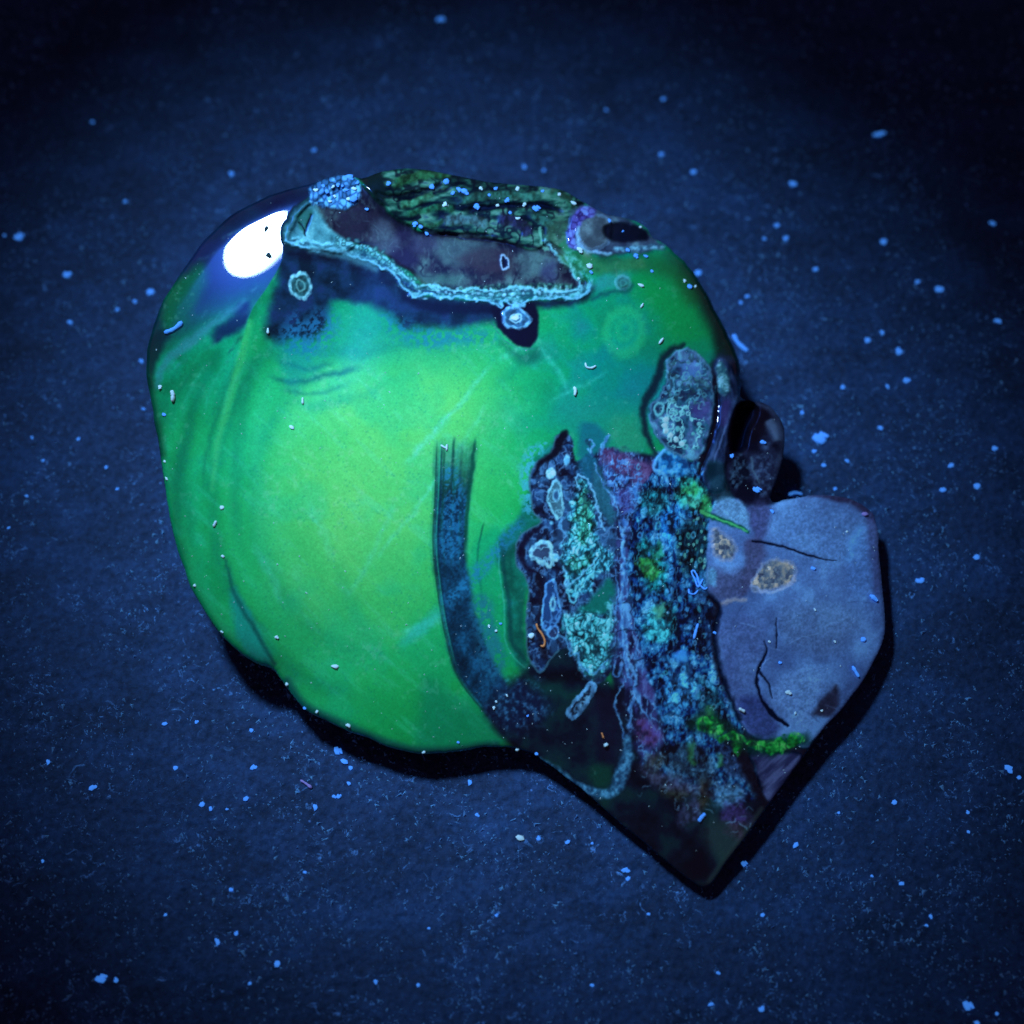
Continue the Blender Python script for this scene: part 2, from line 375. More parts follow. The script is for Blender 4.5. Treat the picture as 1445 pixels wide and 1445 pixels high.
# pale scribbles in the cavity
for i in range(46):
    x0 = rng.uniform(440, 800); y0 = rng.uniform(300, 405); l = rng.uniform(6, 26)
    a = rng.normal(.9, .8)
    m, sl, _ = stroke([(x0, y0), (x0 + l * .5 * math.cos(a) + rng.normal(0, 3), y0 + l * .5 * math.sin(a)), (x0 + l * math.cos(a), y0 + l * math.sin(a))], 1.2, 1, None, .2)
    lay(m * .2 * (LAB[sl] == cav_id), (130, 160, 165), sl)
line, fill, sl = ring(712, 370, 6, 9, 2, -.3, .3, 4); lay(fill, (14, 12, 34), sl); lay(line, (150, 170, 205), sl, h=.2)

# --- left block of crust with fissures
m, sl, _ = poly([(402, 318), (418, 296), (440, 285), (452, 300), (470, 328), (500, 346), (480, 356), (440, 350), (404, 345)], 4, (4, 12, 8)); lay(m, ramp(N2, [(.3, (44, 84, 96)), (.55, (74, 130, 140)), (.75, (110, 168, 172))])[sl], sl, rough=.35, h=1.2)
m, sl, _ = poly([(418, 302), (440, 296), (436, 312), (426, 326), (420, 314)], 3, (2, 8, 8)); lay(m * .8, (40, 92, 78), sl)
for pts in ([(440, 300), (434, 318), (430, 332)], [(420, 312), (428, 322), (432, 334)], [(412, 340), (430, 338), (442, 344)]):
    m, sl, _ = stroke(pts, 2.4, 1, (1.5, 6, 8), .1); lay(m * .95, (8, 22, 30), sl, h=-.5)

# --- pale wavy crust rim
crust_id = part('crust_rim')
CR1 = [(402, 340), (440, 352), (470, 354), (500, 362), (530, 372), (556, 388), (572, 408), (588, 421), (604, 414), (620, 420), (650, 420), (685, 424), (706, 432), (712, 424), (736, 433), (744, 424), (780, 420), (815, 420), (832, 410), (834, 398)]
CR2 = [(415, 336), (450, 344), (490, 344), (520, 352), (548, 368), (572, 388), (588, 404), (612, 402), (640, 411), (670, 408), (700, 412), (724, 405), (760, 408), (795, 411), (818, 403), (812, 388), (795, 368), (780, 352), (768, 338)]
band = np.vstack([CR1, CR2[::-1][4:]])
m, sl, _ = poly([tuple(p) for p in band], 3, (3, 9, 9)); lay(m * .85, ramp(N3, [(.3, (34, 70, 92)), (.55, (70, 122, 136)), (.7, (110, 166, 176))])[sl], sl, crust_id, rough=.35)
for C, w_, c in ((CR1, 4.2, (116, 176, 206)), (CR2, 4.4, (122, 184, 196))):
    m, sl, t = stroke(C, w_, 1.6, (4.5, 7, 9)); lay(m * (.62 + .5 * N3[sl]), c, sl, crust_id, rough=.35, h=.35)
m, sl, _ = stroke([(440, 352), (470, 356), (500, 366), (530, 378)], 12, 5, (3, 8, 9)); lay(m * .55, (86, 140, 150), sl)
m, sl, _ = stroke([(560, 388), (580, 408), (610, 412), (650, 413)], 2.4, 1.2, (2, 7, 9)); lay(m * .8, (16, 40, 80), sl, h=-.3)
m, sl, _ = stroke([(700, 419), (760, 416), (812, 412)], 2.4, 1.2, (2, 7, 9)); lay(m * .7, (24, 62, 80), sl, h=-.3)
m, sl, _ = stroke([(640, 413), (690, 418)], 2.4, 1.2, (2, 7, 9)); lay(m * .7, (24, 62, 80), sl)
for x in np.linspace(592, 800, 30):                 # small bright beads along it
    line, fill, sl = ring(x + rng.normal(0, 3), 410 + rng.normal(4, 4), rng.uniform(1.5, 3.4), rng.uniform(1.5, 2.6), 1, 0, .2, x, 1); lay(fill * .6, (160, 208, 224), sl, h=.1)
for x in np.linspace(470, 590, 26):
    y = np.interp(x, [p[0] for p in CR2[:7]], [p[1] for p in CR2[:7]])
    line, fill, sl = ring(x + rng.normal(0, 2), y + rng.normal(-3, 4), rng.uniform(2, 4), rng.uniform(1.5, 3), 1.2, rng.uniform(0, 3), .2, x, 1); lay(fill * .5, (110, 178, 168), sl, h=.1); lay(line * .7, (36, 74, 84), sl)
m, sl, _ = stroke([(790, 365), (815, 345), (808, 320), (822, 300)], [3, 5, 5, 3], 2, (4, 8, 9)); lay(m * .6, (104, 168, 160), sl)
m, sl, _ = stroke([(762, 322), (766, 345), (772, 352)], 5, 1.5, (2, 6, 9)); lay(m * .8, (112, 172, 140), sl); m, sl, _ = stroke([(765, 326), (767, 346)], 2, 1); lay(m, (20, 50, 44), sl)

# --- eye spots
def eye(cx, cy, rx, ry, ang=0, wob=.2, seed=1, outer=(150, 205, 212), inner=(44, 92, 96), core=(120, 170, 160), name='eye_spot', lw=4.5):
    i = part(name)
    line, fill, sl = ring(cx, cy, rx, ry, lw, ang, wob, seed, 1.3)
    lay(fill, ramp(N3, [(.3, tuple(v * .6 for v in inner)), (.7, inner)])[sl], sl, i, h=.15)
    line2, fill2, sl2 = ring(cx, cy, rx * .42, ry * .42, 2, ang, wob, seed + 2, 1.2)
    lay(line2 * .7, core, sl2); lay(line * (.35 + .75 * NB[sl]), outer, sl, i, rough=.3, h=.2)
    return i
eye(424, 403, 14, 18, -.35, .18, 2.2)
eye(728, 449, 18, 15, .1, .2, .6, (126, 186, 226), (56, 104, 150), (190, 232, 240))
line, fill, sl = ring(727, 448, 6, 4, 1, 0, .3, 3, 1.5); lay(fill, (210, 240, 250), sl)
eye(879, 399, 10, 10, 0, .08, 1, (96, 172, 160), (40, 118, 92), (60, 140, 110), lw=4)
m, sl, _ = stroke([(835, 405), (858, 398), (880, 392)], [10, 24, 20], 7, (4, 10, 9)); lay(m * .5, (64, 140, 150), sl)
m, sl, _ = stroke([(838, 422), (860, 412), (885, 410), (892, 402)], 7, 4, (3, 8, 9)); lay(m * .5, (8, 50, 70), sl)
m, sl, _ = stroke([(870, 388), (868, 375), (874, 368)], 2, 1, (2, 6, 9)); lay(m * .7, (110, 170, 150), sl)

# --- upper right crust: violet crystals, grey dome, black hole
dome_id = part('grey_dome')
m, sl, _ = poly([(806, 300), (835, 288), (870, 300), (905, 320), (930, 342), (935, 352), (890, 358), (850, 362), (812, 350)], 5, (4, 12, 10)); lay(m, ramp(N2, [(.3, (40, 46, 72)), (.55, (64, 78, 104)), (.75, (104, 128, 140))])[sl], sl, dome_id, rough=.35, h=.4)
line, fill, sl = ring(838, 326, 24, 26, 5, .2, .08, 2, 2); lay(fill * .85, ramp(N2, [(.3, (62, 72, 84)), (.7, (120, 136, 144))])[sl], sl, rough=.25, h=1.0); lay(line * .6, (130, 158, 196), sl)
hole_id = part('black_pit')
m, sl, _ = poly([(852, 322), (866, 314), (892, 316), (914, 328), (912, 340), (880, 342), (858, 338)], 3, (2, 10, 10)); lay(m * .92, (6, 8, 22), sl, hole_id, rough=.6, h=-1.6)
m, sl, _ = stroke([(870, 352), (905, 350), (935, 346)], 8, 3, (3, 8, 10)); lay(m * .9, ramp(N3, [(.3, (52, 84, 110)), (.7, (130, 180, 205))])[sl], sl, rough=.4)
vio_id = part('violet_crystals')
f1, f2, r1, r2 = cells(8, 3, box=((790, 280), (850, 360)))
m, sl, _ = poly([(800, 330), (808, 305), (822, 290), (842, 296), (836, 306), (822, 312), (812, 335), (814, 350), (804, 348)], 3, (3, 8, 10)); lay(m, ramp(r1 * .7 + .3 * ss(.1, .5, f2 - f1), [(0, (40, 26, 92)), (.4, (84, 72, 168)), (.8, (120, 134, 224))])[sl], sl, vio_id, rough=.3, h=.5)
m, sl, _ = stroke([(815, 322), (816, 340), (824, 352), (842, 356), (862, 358)], 5, 2, (3, 6, 9)); lay(m * .85, (140, 176, 214), sl)
m, sl, _ = poly([(790, 360), (815, 352), (840, 362), (900, 366), (910, 380), (860, 386), (825, 385), (805, 380)], 6, (5, 14, 10)); lay(m * .75, ramp(N2, [(.3, (26, 82, 44)), (.6, (60, 118, 60)), (.8, (100, 120, 80))])[sl], sl)
m, sl, _ = poly([(795, 355), (815, 362), (830, 385), (840, 400), (820, 396), (805, 378)], 4, (5, 10, 10)); lay(m * .7, ramp(N3, [(.3, (30, 110, 60)), (.6, (80, 176, 150)), (.8, (130, 200, 200))])[sl], sl)

# --- blue crystal tuft at the top left corner
tuft_id = part('blue_crystal_tuft')
m, sl, _ = poly([(436, 270), (446, 258), (470, 250), (490, 246), (506, 256), (510, 272), (500, 290), (478, 296), (455, 292), (438, 286)], 3, (4, 8, 11))
f1, f2, r1, r2 = cells(7, 6, 1.5, box=((430, 240), (515, 300)))
lay(m, ramp(r1 * .65 + .35 * ss(.05, .4, f2 - f1), [(0, (14, 34, 52)), (.35, (40, 80, 130)), (.65, (70, 120, 190)), (.85, (110, 178, 240))])[sl], sl, tuft_id, rough=.35, h=.5)

# --- dark ground of the mineral zone
m, sl, _ = poly([(840, 655), (880, 640), (925, 645), (940, 660), (975, 660), (1000, 520), (1030, 500), (1060, 550), (1120, 570), (1120, 690), (1260, 690), (1270, 900), (1180, 1040), (1090, 1150), (960, 1130), (880, 1060), (862, 950), (868, 800)], 4, (4, 14, 12)); lay(m, ramp(N2, [(.3, (8, 14, 34)), (.7, (22, 40, 66))]), sl)
m, sl, _ = poly([(500, 240), (530, 238), (545, 262), (540, 290), (520, 270)], 4, (2, 10, 12)); lay(m, (10, 24, 26), sl)
# --- dark agate band and its fine lines
band_id = part('dark_band')
m, sl, sd = poly([(618, 618), (614, 700), (611, 765), (617, 830), (628, 895), (646, 955), (684, 1005), (735, 1056), (745, 1010), (715, 965), (690, 915), (672, 860), (660, 800), (657, 745), (664, 690), (672, 618)], 5, (2.5, 20, 12))
fade = ss(622, 720, PY[sl])
cc = ramp(fbm(PX / 16, PY / 26, 15) * .6 + NF * .25 + .1, [(.3, (3, 26, 46)), (.5, (8, 46, 74)), (.72, (22, 84, 124))])
lay(m * (.25 + .73 * fade) * ss(612, 640, PY[sl]), cc[sl], sl, band_id, rough=.22, thr=.45)
m, sl, _ = poly([(627, 665), (640, 660), (655, 700), (656, 760), (640, 790), (622, 780), (624, 710)], 7, (5, 14, 12)); lay(m * .7 * ss(.4, .62, NF[sl] * .5 + N3[sl] * .5), (34, 112, 160), sl)
for off, w_, al, c in ((0, 1.8, .85, (2, 60, 46)), (4.5, 1.6, .7, (40, 170, 110)), (7, 2, .8, (2, 44, 60)), (-4, 1.2, .25, (2, 110, 70))):
    m, sl, t = stroke([(617 + off, 612), (614 + off, 700), (611 + off, 765), (617 + off, 830), (628 + off, 895), (646 + off, 955), (684 + off, 1005), (735 + off, 1056)], w_, 1.1)
    lay(m * al * ss(0, .06, t) * (ss(.75, .55, t) if c[1] > 100 else 1), c, sl)
for pts, w_, al in (([(627, 628), (626, 690), (620, 760)], 1.8, .8), ([(641, 612), (639, 660), (640, 700)], 3, .75), ([(672, 612), (666, 660), (660, 715), (656, 780)], [3, 6, 5, 3], .85), ([(683, 735), (675, 770), (673, 800)], [1, 3, 2], .9), ([(674, 800), (680, 840), (684, 860)], 4, .5)):
    m, sl, t = stroke(pts, w_, 1.8, (1.5, 14, 12), .15); lay(m * al, (2, 66, 46), sl)
BL = np.array([(617, 612), (614, 700), (611, 765), (617, 830), (628, 895), (646, 955), (684, 1005)], float); BR = np.array([(672, 612), (664, 690), (657, 745), (658, 800), (672, 860), (690, 915), (715, 965)], float)
for f_, w_, al, c in ((.2, 2.5, .55, (2, 22, 34)), (.3, 2, .4, (16, 120, 84)), (.42, 3, .5, (2, 20, 38)), (.55, 2.5, .35, (14, 110, 90)), (.66, 4, .5, (2, 24, 42)), (.8, 3, .4, (10, 110, 76)), (.9, 4, .45, (2, 40, 44)), (1.06, 5, .3, (4, 84, 60))):
    m, sl, t = stroke([tuple(p) for p in BL + (BR - BL) * f_], w_, 1.8, (2.5, 16, 12), .06); lay(m * al * .5 * (.4 + NB[sl]) * ss(.62, .25, t), c, sl)
# zone right of the band: green strips, then the teal collar of the plume
m, sl, _ = poly([(662, 800), (676, 760), (705, 745), (712, 800), (716, 860), (716, 905), (740, 940), (700, 930), (676, 880)], 8, (4, 20, 12)); lay(m * .55, (6, 150, 84), sl)
m, sl, _ = poly([(665, 850), (690, 840), (700, 880), (712, 930), (700, 960), (680, 930)], 9, (5, 16, 12)); lay(m * .7 * ss(.3, .6, N3[sl] + .3 * NF[sl] - .1), (34, 104, 130), sl)
m, sl, _ = poly([(704, 760), (730, 735), (748, 690), (752, 650), (772, 630), (790, 615), (800, 640), (790, 700), (770, 760), (745, 820), (742, 880), (745, 930), (760, 950), (735, 945), (716, 905), (713, 850), (706, 810)], 6, (4, 18, 13)); lay(m * .85, ramp(N2, [(.3, (2, 66, 58)), (.6, (6, 96, 76)), (.8, (16, 116, 110))])[sl], sl)
m, sl, _ = poly([(738, 640), (760, 625), (775, 625), (760, 650), (752, 690), (758, 730), (742, 725), (735, 690)], 8, (6, 10, 13)); lay(m * .8 * ss(.42, .58, N3[sl]), (70, 160, 180), sl)
m, sl, _ = stroke([(703, 765), (705, 812), (712, 858), (714, 908), (735, 938), (752, 948)], 1.8, 1.2, (1.5, 16, 13)); lay(m * .7, (60, 176, 130), sl)
m, sl, _ = stroke([(709, 765), (712, 812), (719, 858), (722, 905), (740, 930)], 6, 3, (2, 16, 13)); lay(m * .55, (2, 52, 52), sl)
# bright blue diagonal streak
m, sl, _ = stroke([(624, 856), (650, 832), (680, 800), (710, 768), (745, 722)], [16, 22, 20, 18, 14], 8, (5, 14, 13), .12); lay(m * (.25 + .7 * ss(.35, .65, NF[sl] * .5 + N3[sl] * .5)) * .85, (34, 116, 160), sl)
m, sl, _ = stroke([(560, 915), (595, 885), (628, 852)], [10, 18, 12], 6, (5, 14, 13), .2); lay(m * .5, (40, 170, 140), sl)

# --- dark chalcedony of the lower tip
tip_id = part('dark_chalcedony')
m, sl, _ = poly([(684, 1004), (712, 975), (740, 948), (752, 930), (790, 900), (830, 930), (860, 960), (890, 1010), (895, 1060), (930, 1090), (1000, 1120), (1060, 1110), (1090, 1125), (1000, 1262), (940, 1230), (860, 1160), (790, 1100), (735, 1062)], 8, (5, 26, 13))
cc = ramp(fbm(PX / 34, PY / 34, 19), [(.28, (3, 8, 22)), (.45, (5, 18, 36)), (.58, (7, 34, 44)), (.75, (8, 46, 42))]); lay(m, cc[sl], sl, tip_id, rough=.14)
m, sl, _ = poly([(690, 1000), (720, 960), (760, 960), (770, 1010), (735, 1030), (715, 1030)], 16, (8, 20, 13)); lay(m * .75, ramp(N3, [(.4, (14, 30, 66)), (.6, (28, 58, 98)), (.75, (70, 120, 170))])[sl], sl)
m, sl, _ = poly([(735, 942), (760, 960), (790, 960), (800, 985), (770, 980), (745, 965)], 10, (6, 20, 13)); lay(m * .6, (8, 66, 52), sl)
m, sl, _ = poly([(830, 985), (880, 990), (885, 1050), (860, 1080), (835, 1050)], 14, (8, 20, 13)); lay(m * .5, (22, 22, 50), sl)
m, sl, _ = poly([(832, 1085), (862, 1080), (860, 1105), (840, 1105)], 8, (5, 16, 13)); lay(m * .8, (8, 60, 40), sl)
m, sl, _ = poly([(1000, 1160), (1050, 1150), (1060, 1175), (1025, 1215), (1000, 1200)], 14, (8, 20, 13)); lay(m * .8, (40, 58, 56), sl)
m, sl, _ = stroke([(1000, 1245), (1040, 1190), (1075, 1142)], 8, 4); lay(m * .6, (50, 66, 60), sl)
vcr_id = part('pale_crust_vein')
m, sl, _ = stroke([(884, 1040), (886, 1062), (878, 1090), (866, 1114), (846, 1120), (815, 1108), (782, 1084), (762, 1070)], [8, 16, 20, 17, 14, 9, 5, 2], 3.5, (3, 10, 13)); lay(m * (.55 + .5 * N3[sl]), ramp(N3, [(.3, (42, 88, 128)), (.7, (92, 152, 188))])[sl], sl, vcr_id, rough=.3, h=.1)

# --- plume: navy-violet basin
pl_id = part('plume_basin')
PLB = [(798, 610), (808, 622), (812, 650), (838, 640), (860, 690), (872, 760), (872, 850), (870, 930), (850, 962), (825, 955), (800, 915), (782, 925), (762, 950), (746, 925), (742, 880), (746, 822), (730, 800), (728, 775), (738, 752), (764, 738), (752, 720), (748, 680), (756, 655), (778, 638), (784, 618)]
m, sl, sd = poly(PLB, 2.5, (2.5, 12, 14)); lay(m, ramp(N2, [(.3, (10, 14, 36)), (.5, (18, 30, 62)), (.65, (24, 50, 92)), (.8, (40, 70, 120))])[sl], sl, pl_id, rough=.2)
lay(m * ss(.4, .8, NA[sl]) * .7, (46, 82, 124), sl); lay(m * RD1[sl] * .55, (110, 150, 200), sl); lay(m * ss(.6, .9, NB[sl]) * .45, (76, 126, 176), sl); lay(m * RD3[sl] * .6, (6, 8, 26), sl)
lay(ss(2.2, .4, np.abs(sd)) * .65 * (PX[sl] < 790), (72, 112, 124), sl)
m, sl, _ = stroke([(797, 612), (790, 624), (782, 640), (764, 652), (754, 668)], [10, 12, 10, 8, 4], 3, (2, 8, 14)); lay(m * .9, (6, 8, 22), sl)
m, sl, _ = stroke([(764, 742), (744, 758), (735, 780), (742, 800), (756, 806)], [4, 9, 10, 8, 4], 3, (2, 8, 14)); lay(m * .85, (12, 10, 34), sl)
m, sl, _ = stroke([(758, 815), (765, 850), (760, 890), (768, 925)], 8, 3, (2, 8, 14)); lay(m * .8, (14, 14, 30), sl)
m, sl, _ = poly([(840, 600), (860, 620), (840, 660), (828, 690), (815, 640), (818, 600)], 7, (4, 14, 14)); lay(m * .75, (14, 92, 112), sl)
m, sl, _ = poly([(840, 655), (862, 690), (872, 730), (862, 740), (845, 720), (836, 690)], 6, (4, 14, 14)); lay(m * .8, (36, 98, 112), sl)
m, sl, _ = poly([(838, 842), (858, 815), (868, 830), (864, 862), (840, 868), (815, 862)], 5, (3, 12, 14)); lay(m * .95, (8, 104, 82), sl)
m, sl, _ = poly([(785, 745), (800, 735), (806, 765), (795, 800), (785, 790)], 5, (3, 12, 14)); lay(m * .7, (44, 72, 110), sl)
# fine white spots in the basin
for cx, cy, rx, ry in ((800, 649, 4.5, 8), (777, 668, 7, 8), (778, 738, 2.5, 2.5), (783, 787, 7, 5.5)):
    i = part('white_spot'); line, fill, sl = ring(cx, cy, rx, ry, 1.5, .1, .12, cx, 1.4); lay(fill, ramp(N3, [(.3, (110, 176, 210)), (.7, (186, 230, 244))])[sl], sl, i, h=.15)
# ringed drops
def drop(pts, inner_c, line_c, core=None, name='ringed_drop', lw=3):
    i = part(name)
    m, sl, sd = poly(pts, 1.8, (3, 7, 15)); lay(m, ramp(N2, [(.3, tuple(v * .8 for v in inner_c)), (.7, inner_c)])[sl], sl, i, h=.25, rough=.2)
    line_c = tuple(min(255, v * 1.2) for v in line_c); lay(m * RD1[sl] * .5, line_c, sl); lay(ss(lw / 2 + 1.2, lw / 2 - .8, np.abs(sd + 1)) * (.45 + .55 * NB[sl]), line_c, sl)
    if core:
        line, fill, sl = ring(*core, 2.4, 0, .1, 3, 1); lay(fill * .8, (40, 74, 120), sl); lay(line * (.4 + .6 * NB[sl]), (150, 214, 232), sl)
drop([(780, 680), (790, 680), (794, 700), (796, 718), (788, 732), (778, 720), (772, 702)], (72, 108, 124), (120, 166, 176), (785, 699, 4.2, 8))
drop([(748, 780), (756, 768), (770, 764), (778, 772), (780, 790), (776, 802), (764, 794), (752, 790)], (66, 82, 120), (150, 204, 232), None, lw=5)
drop([(772, 822), (782, 818), (788, 840), (792, 862), (786, 882), (774, 892), (764, 882), (766, 850)], (34, 66, 122), (96, 150, 208), (780, 852, 3, 8))
drop([(776, 884), (788, 884), (788, 898), (778, 902), (772, 894)], (48, 62, 106), (96, 150, 208), None)
drop([(800, 806), (810, 800), (814, 822), (804, 834), (796, 822)], (48, 92, 150), (130, 190, 226), None)
m, sl, _ = stroke([(794, 732), (790, 745), (798, 755), (790, 770), (800, 780), (790, 790)], 3, 1.3, (4, 6, 15)); lay(m * .8, (110, 170, 215), sl)
# crystal clusters
f1, f2, r1, r2 = cells(6.5, 9, 1.6, 2.0, box=((780, 660), (880, 970)))
edgec = ss(.28, .06, f2 - f1)
clus = ramp(np.clip(r1 * .9 + .25 * (N2 - .5), 0, 1), [(0, (4, 28, 40)), (.22, (14, 66, 84)), (.4, (34, 112, 140)), (.55, (56, 150, 130)), (.7, (120, 206, 186)), (.85, (150, 226, 224)), (1, (80, 160, 220))])
clus = clus * .55 + .45 * ramp(NB, [(0, (4, 24, 38)), (.35, (20, 84, 106)), (.6, (66, 156, 160)), (.85, (160, 228, 224))])
clus = clus * (1 - .45 * RD1[..., None]) + rgb((132, 200, 222)) * .45 * RD1[..., None]
clus = clus * (1 - .7 * (RD3 * .8)[..., None]) + rgb((6, 30, 44)) * .7 * (RD3 * .8)[..., None]
clus = clus * (1 - .55 * edgec[..., None]) + rgb((8, 40, 56)) * .55 * edgec[..., None]
def cluster(pts, name, tint=None, ta=.5, h=.3):
    i = part(name)
    m, sl, sd = poly(pts, 5.5, (10, 10, 16)); c = np.clip((clus[sl] - .3) * 1.35 + .3, 0, 1)
    if tint is not None:
        lum = c.mean(-1, keepdims=True) * 2.1
        c = c * (1 - ta) + np.clip(rgb(tint) * lum, 0, 1) * ta
    lay(m, c, sl, i, rough=.3); HGT[sl] += m * h * (r1[sl] - .4) * (1 - edgec[sl])
    return sd, sl
cluster([(815, 676), (828, 690), (838, 720), (846, 760), (866, 780), (862, 800), (846, 806), (834, 836), (808, 838), (798, 812), (795, 770), (806, 735), (808, 700)], 'plume_crystals', (100, 190, 215), .5)
cluster([(822, 686), (832, 700), (836, 735), (830, 765), (815, 765), (812, 735), (818, 710)], 'green_crystals', (66, 160, 104), .7)
cluster([(800, 790), (830, 780), (836, 800), (820, 812), (803, 806)], 'green_crystals', (70, 160, 112), .55)
cluster([(795, 868), (830, 862), (850, 868), (864, 850), (866, 900), (858, 940), (838, 957), (820, 945), (812, 920), (796, 895)], 'plume_crystals', (96, 190, 178), .5, .4)
m, sl, _ = stroke([(816, 690), (812, 675), (818, 672), (828, 676), (838, 700), (846, 730), (852, 750)], 3, 1.3, (4, 6, 16)); lay(m * .8, (140, 194, 226), sl, h=.2)
m, sl, _ = stroke([(795, 800), (800, 815), (802, 826), (816, 816), (826, 806), (840, 790)], 3, 1.3, (4, 6, 16)); lay(m * .8, (128, 196, 225), sl, h=.2)
m, sl, _ = stroke([(800, 832), (806, 848), (814, 846), (812, 832), (826, 818), (838, 808), (838, 792)], 3, 1.2, (3, 6, 16)); lay(m * .85, (120, 204, 214), sl, h=.2)
m, sl, _ = stroke([(790, 896), (800, 908), (806, 925), (816, 922), (818, 938), (832, 948), (846, 946), (858, 930)], 3.4, 1.3, (4, 6, 16)); lay(m * .75, (96, 160, 205), sl, h=.2)
m, sl, _ = stroke([(858, 850), (862, 870), (856, 895)], 4, 1.5, (4, 6, 16)); lay(m * .75, (110, 190, 190), sl)
drop([(833, 964), (840, 968), (836, 980), (820, 1004), (808, 1014), (801, 1006), (806, 994), (820, 980)], (26, 40, 62), (96, 140, 180), None, 'pale_inclusion', 5)
m, sl, _ = poly([(812, 992), (826, 978), (832, 984), (818, 1002)], 3, (3, 5, 15)); lay(m * .8 * ss(.4, .6, N3[sl]), (130, 178, 210), sl)

# --- violet seam
vs_id = part('violet_seam')
m, sl, sd = poly([(828, 622), (838, 640), (856, 632), (880, 636), (908, 648), (935, 640), (940, 668), (920, 692), (900, 720), (892, 780), (900, 850), (915, 930), (930, 1000), (940, 1060), (915, 1085), (896, 1050), (885, 1000), (872, 940), (866, 860), (872, 790), (864, 700), (846, 660)], 5, (10, 13, 17))
cc = ramp(fbm(PX / 10, PY / 26, 18), [(.28, (18, 22, 56)), (.42, (44, 46, 96)), (.55, (62, 64, 122)), (.66, (62, 96, 156)), (.8, (100, 150, 200))]); lay(m, cc[sl], sl, vs_id, rough=.28)
lay(m * RD2[sl] * .7, (112, 164, 214), sl); lay(m * RD3[sl] * .7, (14, 22, 52), sl)
m, sl, _ = poly([(850, 634), (880, 640), (912, 654), (934, 650), (936, 675), (905, 680), (880, 668), (852, 650)], 5, (5, 10, 17)); lay(m * .85, ramp(N3, [(.3, (84, 44, 90)), (.7, (120, 76, 128))])[sl], sl)
# blue crystal lace over it
f1, f2, r1, r2 = cells(9, 13, 1.0, .9, box=((840, 620), (920, 770)))
lace = ss(.34, .10, f2 - f1)
m, sl, _ = poly([(850, 650), (872, 642), (905, 668), (908, 720), (900, 745), (880, 755), (870, 710), (858, 680)], 5, (5, 10, 17)); lay(m * np.clip(RD1[sl] * .8 + ss(.55, .85, NB[sl]) + .5 * lace[sl] * (r1[sl] > .6), 0, 1) * .8, ramp(N3, [(.3, (64, 120, 196)), (.7, (126, 184, 248))])[sl], sl, h=.25)
m, sl, _ = poly([(875, 690), (888, 694), (890, 715), (880, 728), (873, 710)], 4, (3, 8, 17)); lay(m * .55, (80, 64, 140), sl)
for pts, w_ in (([(830, 630), (832, 640), (838, 628), (834, 622), (829, 622)], 3), ([(862, 612), (852, 626), (850, 645)], 3.5), ([(838, 650), (848, 680), (864, 700), (872, 730)], 2), ([(878, 740), (880, 790), (878, 812)], 5), ([(872, 730), (878, 760), (880, 800), (876, 850), (878, 900), (884, 940), (892, 960)], 3),
                ([(890, 800), (892, 830), (878, 800), (866, 790)], 2), ([(868, 800), (872, 840), (866, 880)], 2), ([(884, 900), (886, 930), (896, 960), (890, 1000), (886, 1030)], 4), ([(880, 960), (868, 990), (876, 1020), (882, 1045)], 2), ([(905, 960), (916, 985), (934, 1010), (944, 1030)], 4), ([(925, 950), (935, 985), (950, 1020), (958, 1036)], 3), ([(900, 985), (912, 1010), (925, 1035)], 3), ([(868, 930), (866, 950), (874, 955), (878, 935)], 2.5)):
    m, sl, _ = stroke(pts, w_, 1.3, (4, 8, 17), .06); lay(m * .8, ramp(N3, [(.3, (74, 124, 190)), (.7, (128, 184, 232))])[sl], sl, h=.15)
m, sl, _ = poly([(905, 1010), (925, 1025), (935, 1040), (920, 1052), (902, 1046), (896, 1025)], 5, (4, 10, 17)); lay(m * .75, ramp(NB, [(.1, (44, 24, 60)), (.5, (104, 52, 104)), (.9, (110, 72, 156))])[sl], sl)
m, sl, _ = poly([(905, 950), (925, 955), (935, 980), (920, 990), (905, 975)], 6, (4, 10, 17)); lay(m * .7, (84, 66, 134), sl)

# --- moss seam
ms_id = part('moss_seam')
m, sl, sd = poly([(930, 650), (965, 640), (1000, 672), (1012, 700), (1008, 740), (1000, 780), (998, 830), (1010, 870), (1012, 920), (1024, 970), (1046, 1015), (1062, 1060), (1076, 1110), (1040, 1135), (985, 1120), (925, 1085), (938, 1045), (930, 1000), (908, 930), (893, 860), (886, 800), (890, 740), (905, 700)], 4, (6, 12, 18))
f1, f2, r1, r2 = cells(6, 17, 1.4, 2.0, box=((870, 620), (1090, 1150)))
g1, g2, q1, q2 = cells(17, 23, 1.3, .8, box=((870, 620), (1090, 1150)))
v = np.clip(.14 * r1 + .16 * q1 + .38 * NB + .34 * NA, 0, 1); v = contrast(v, 2.1) - .03
moss = ramp(v, [(0, (2, 6, 26)), (.25, (5, 20, 60)), (.4, (10, 46, 112)), (.52, (20, 74, 146)), (.64, (36, 108, 150)), (.78, (46, 118, 172)), (.9, (84, 154, 208)), (1, (120, 186, 222))])
moss = moss * (1 - .55 * RD2[..., None]) + rgb((86, 158, 206)) * .55 * RD2[..., None]
moss = moss * (1 - .5 * RD3[..., None]) + rgb((4, 16, 44)) * .5 * RD3[..., None]
ee = ss(.26, .04, f2 - f1)
moss = moss * (1 - .3 * ee[..., None]) + rgb((4, 24, 60)) * .3 * ee[..., None]
lay(m, moss[sl], sl, ms_id, rough=.3); HGT[sl] += m * .35 * (r1[sl] - .4) * (1 - ee[sl])
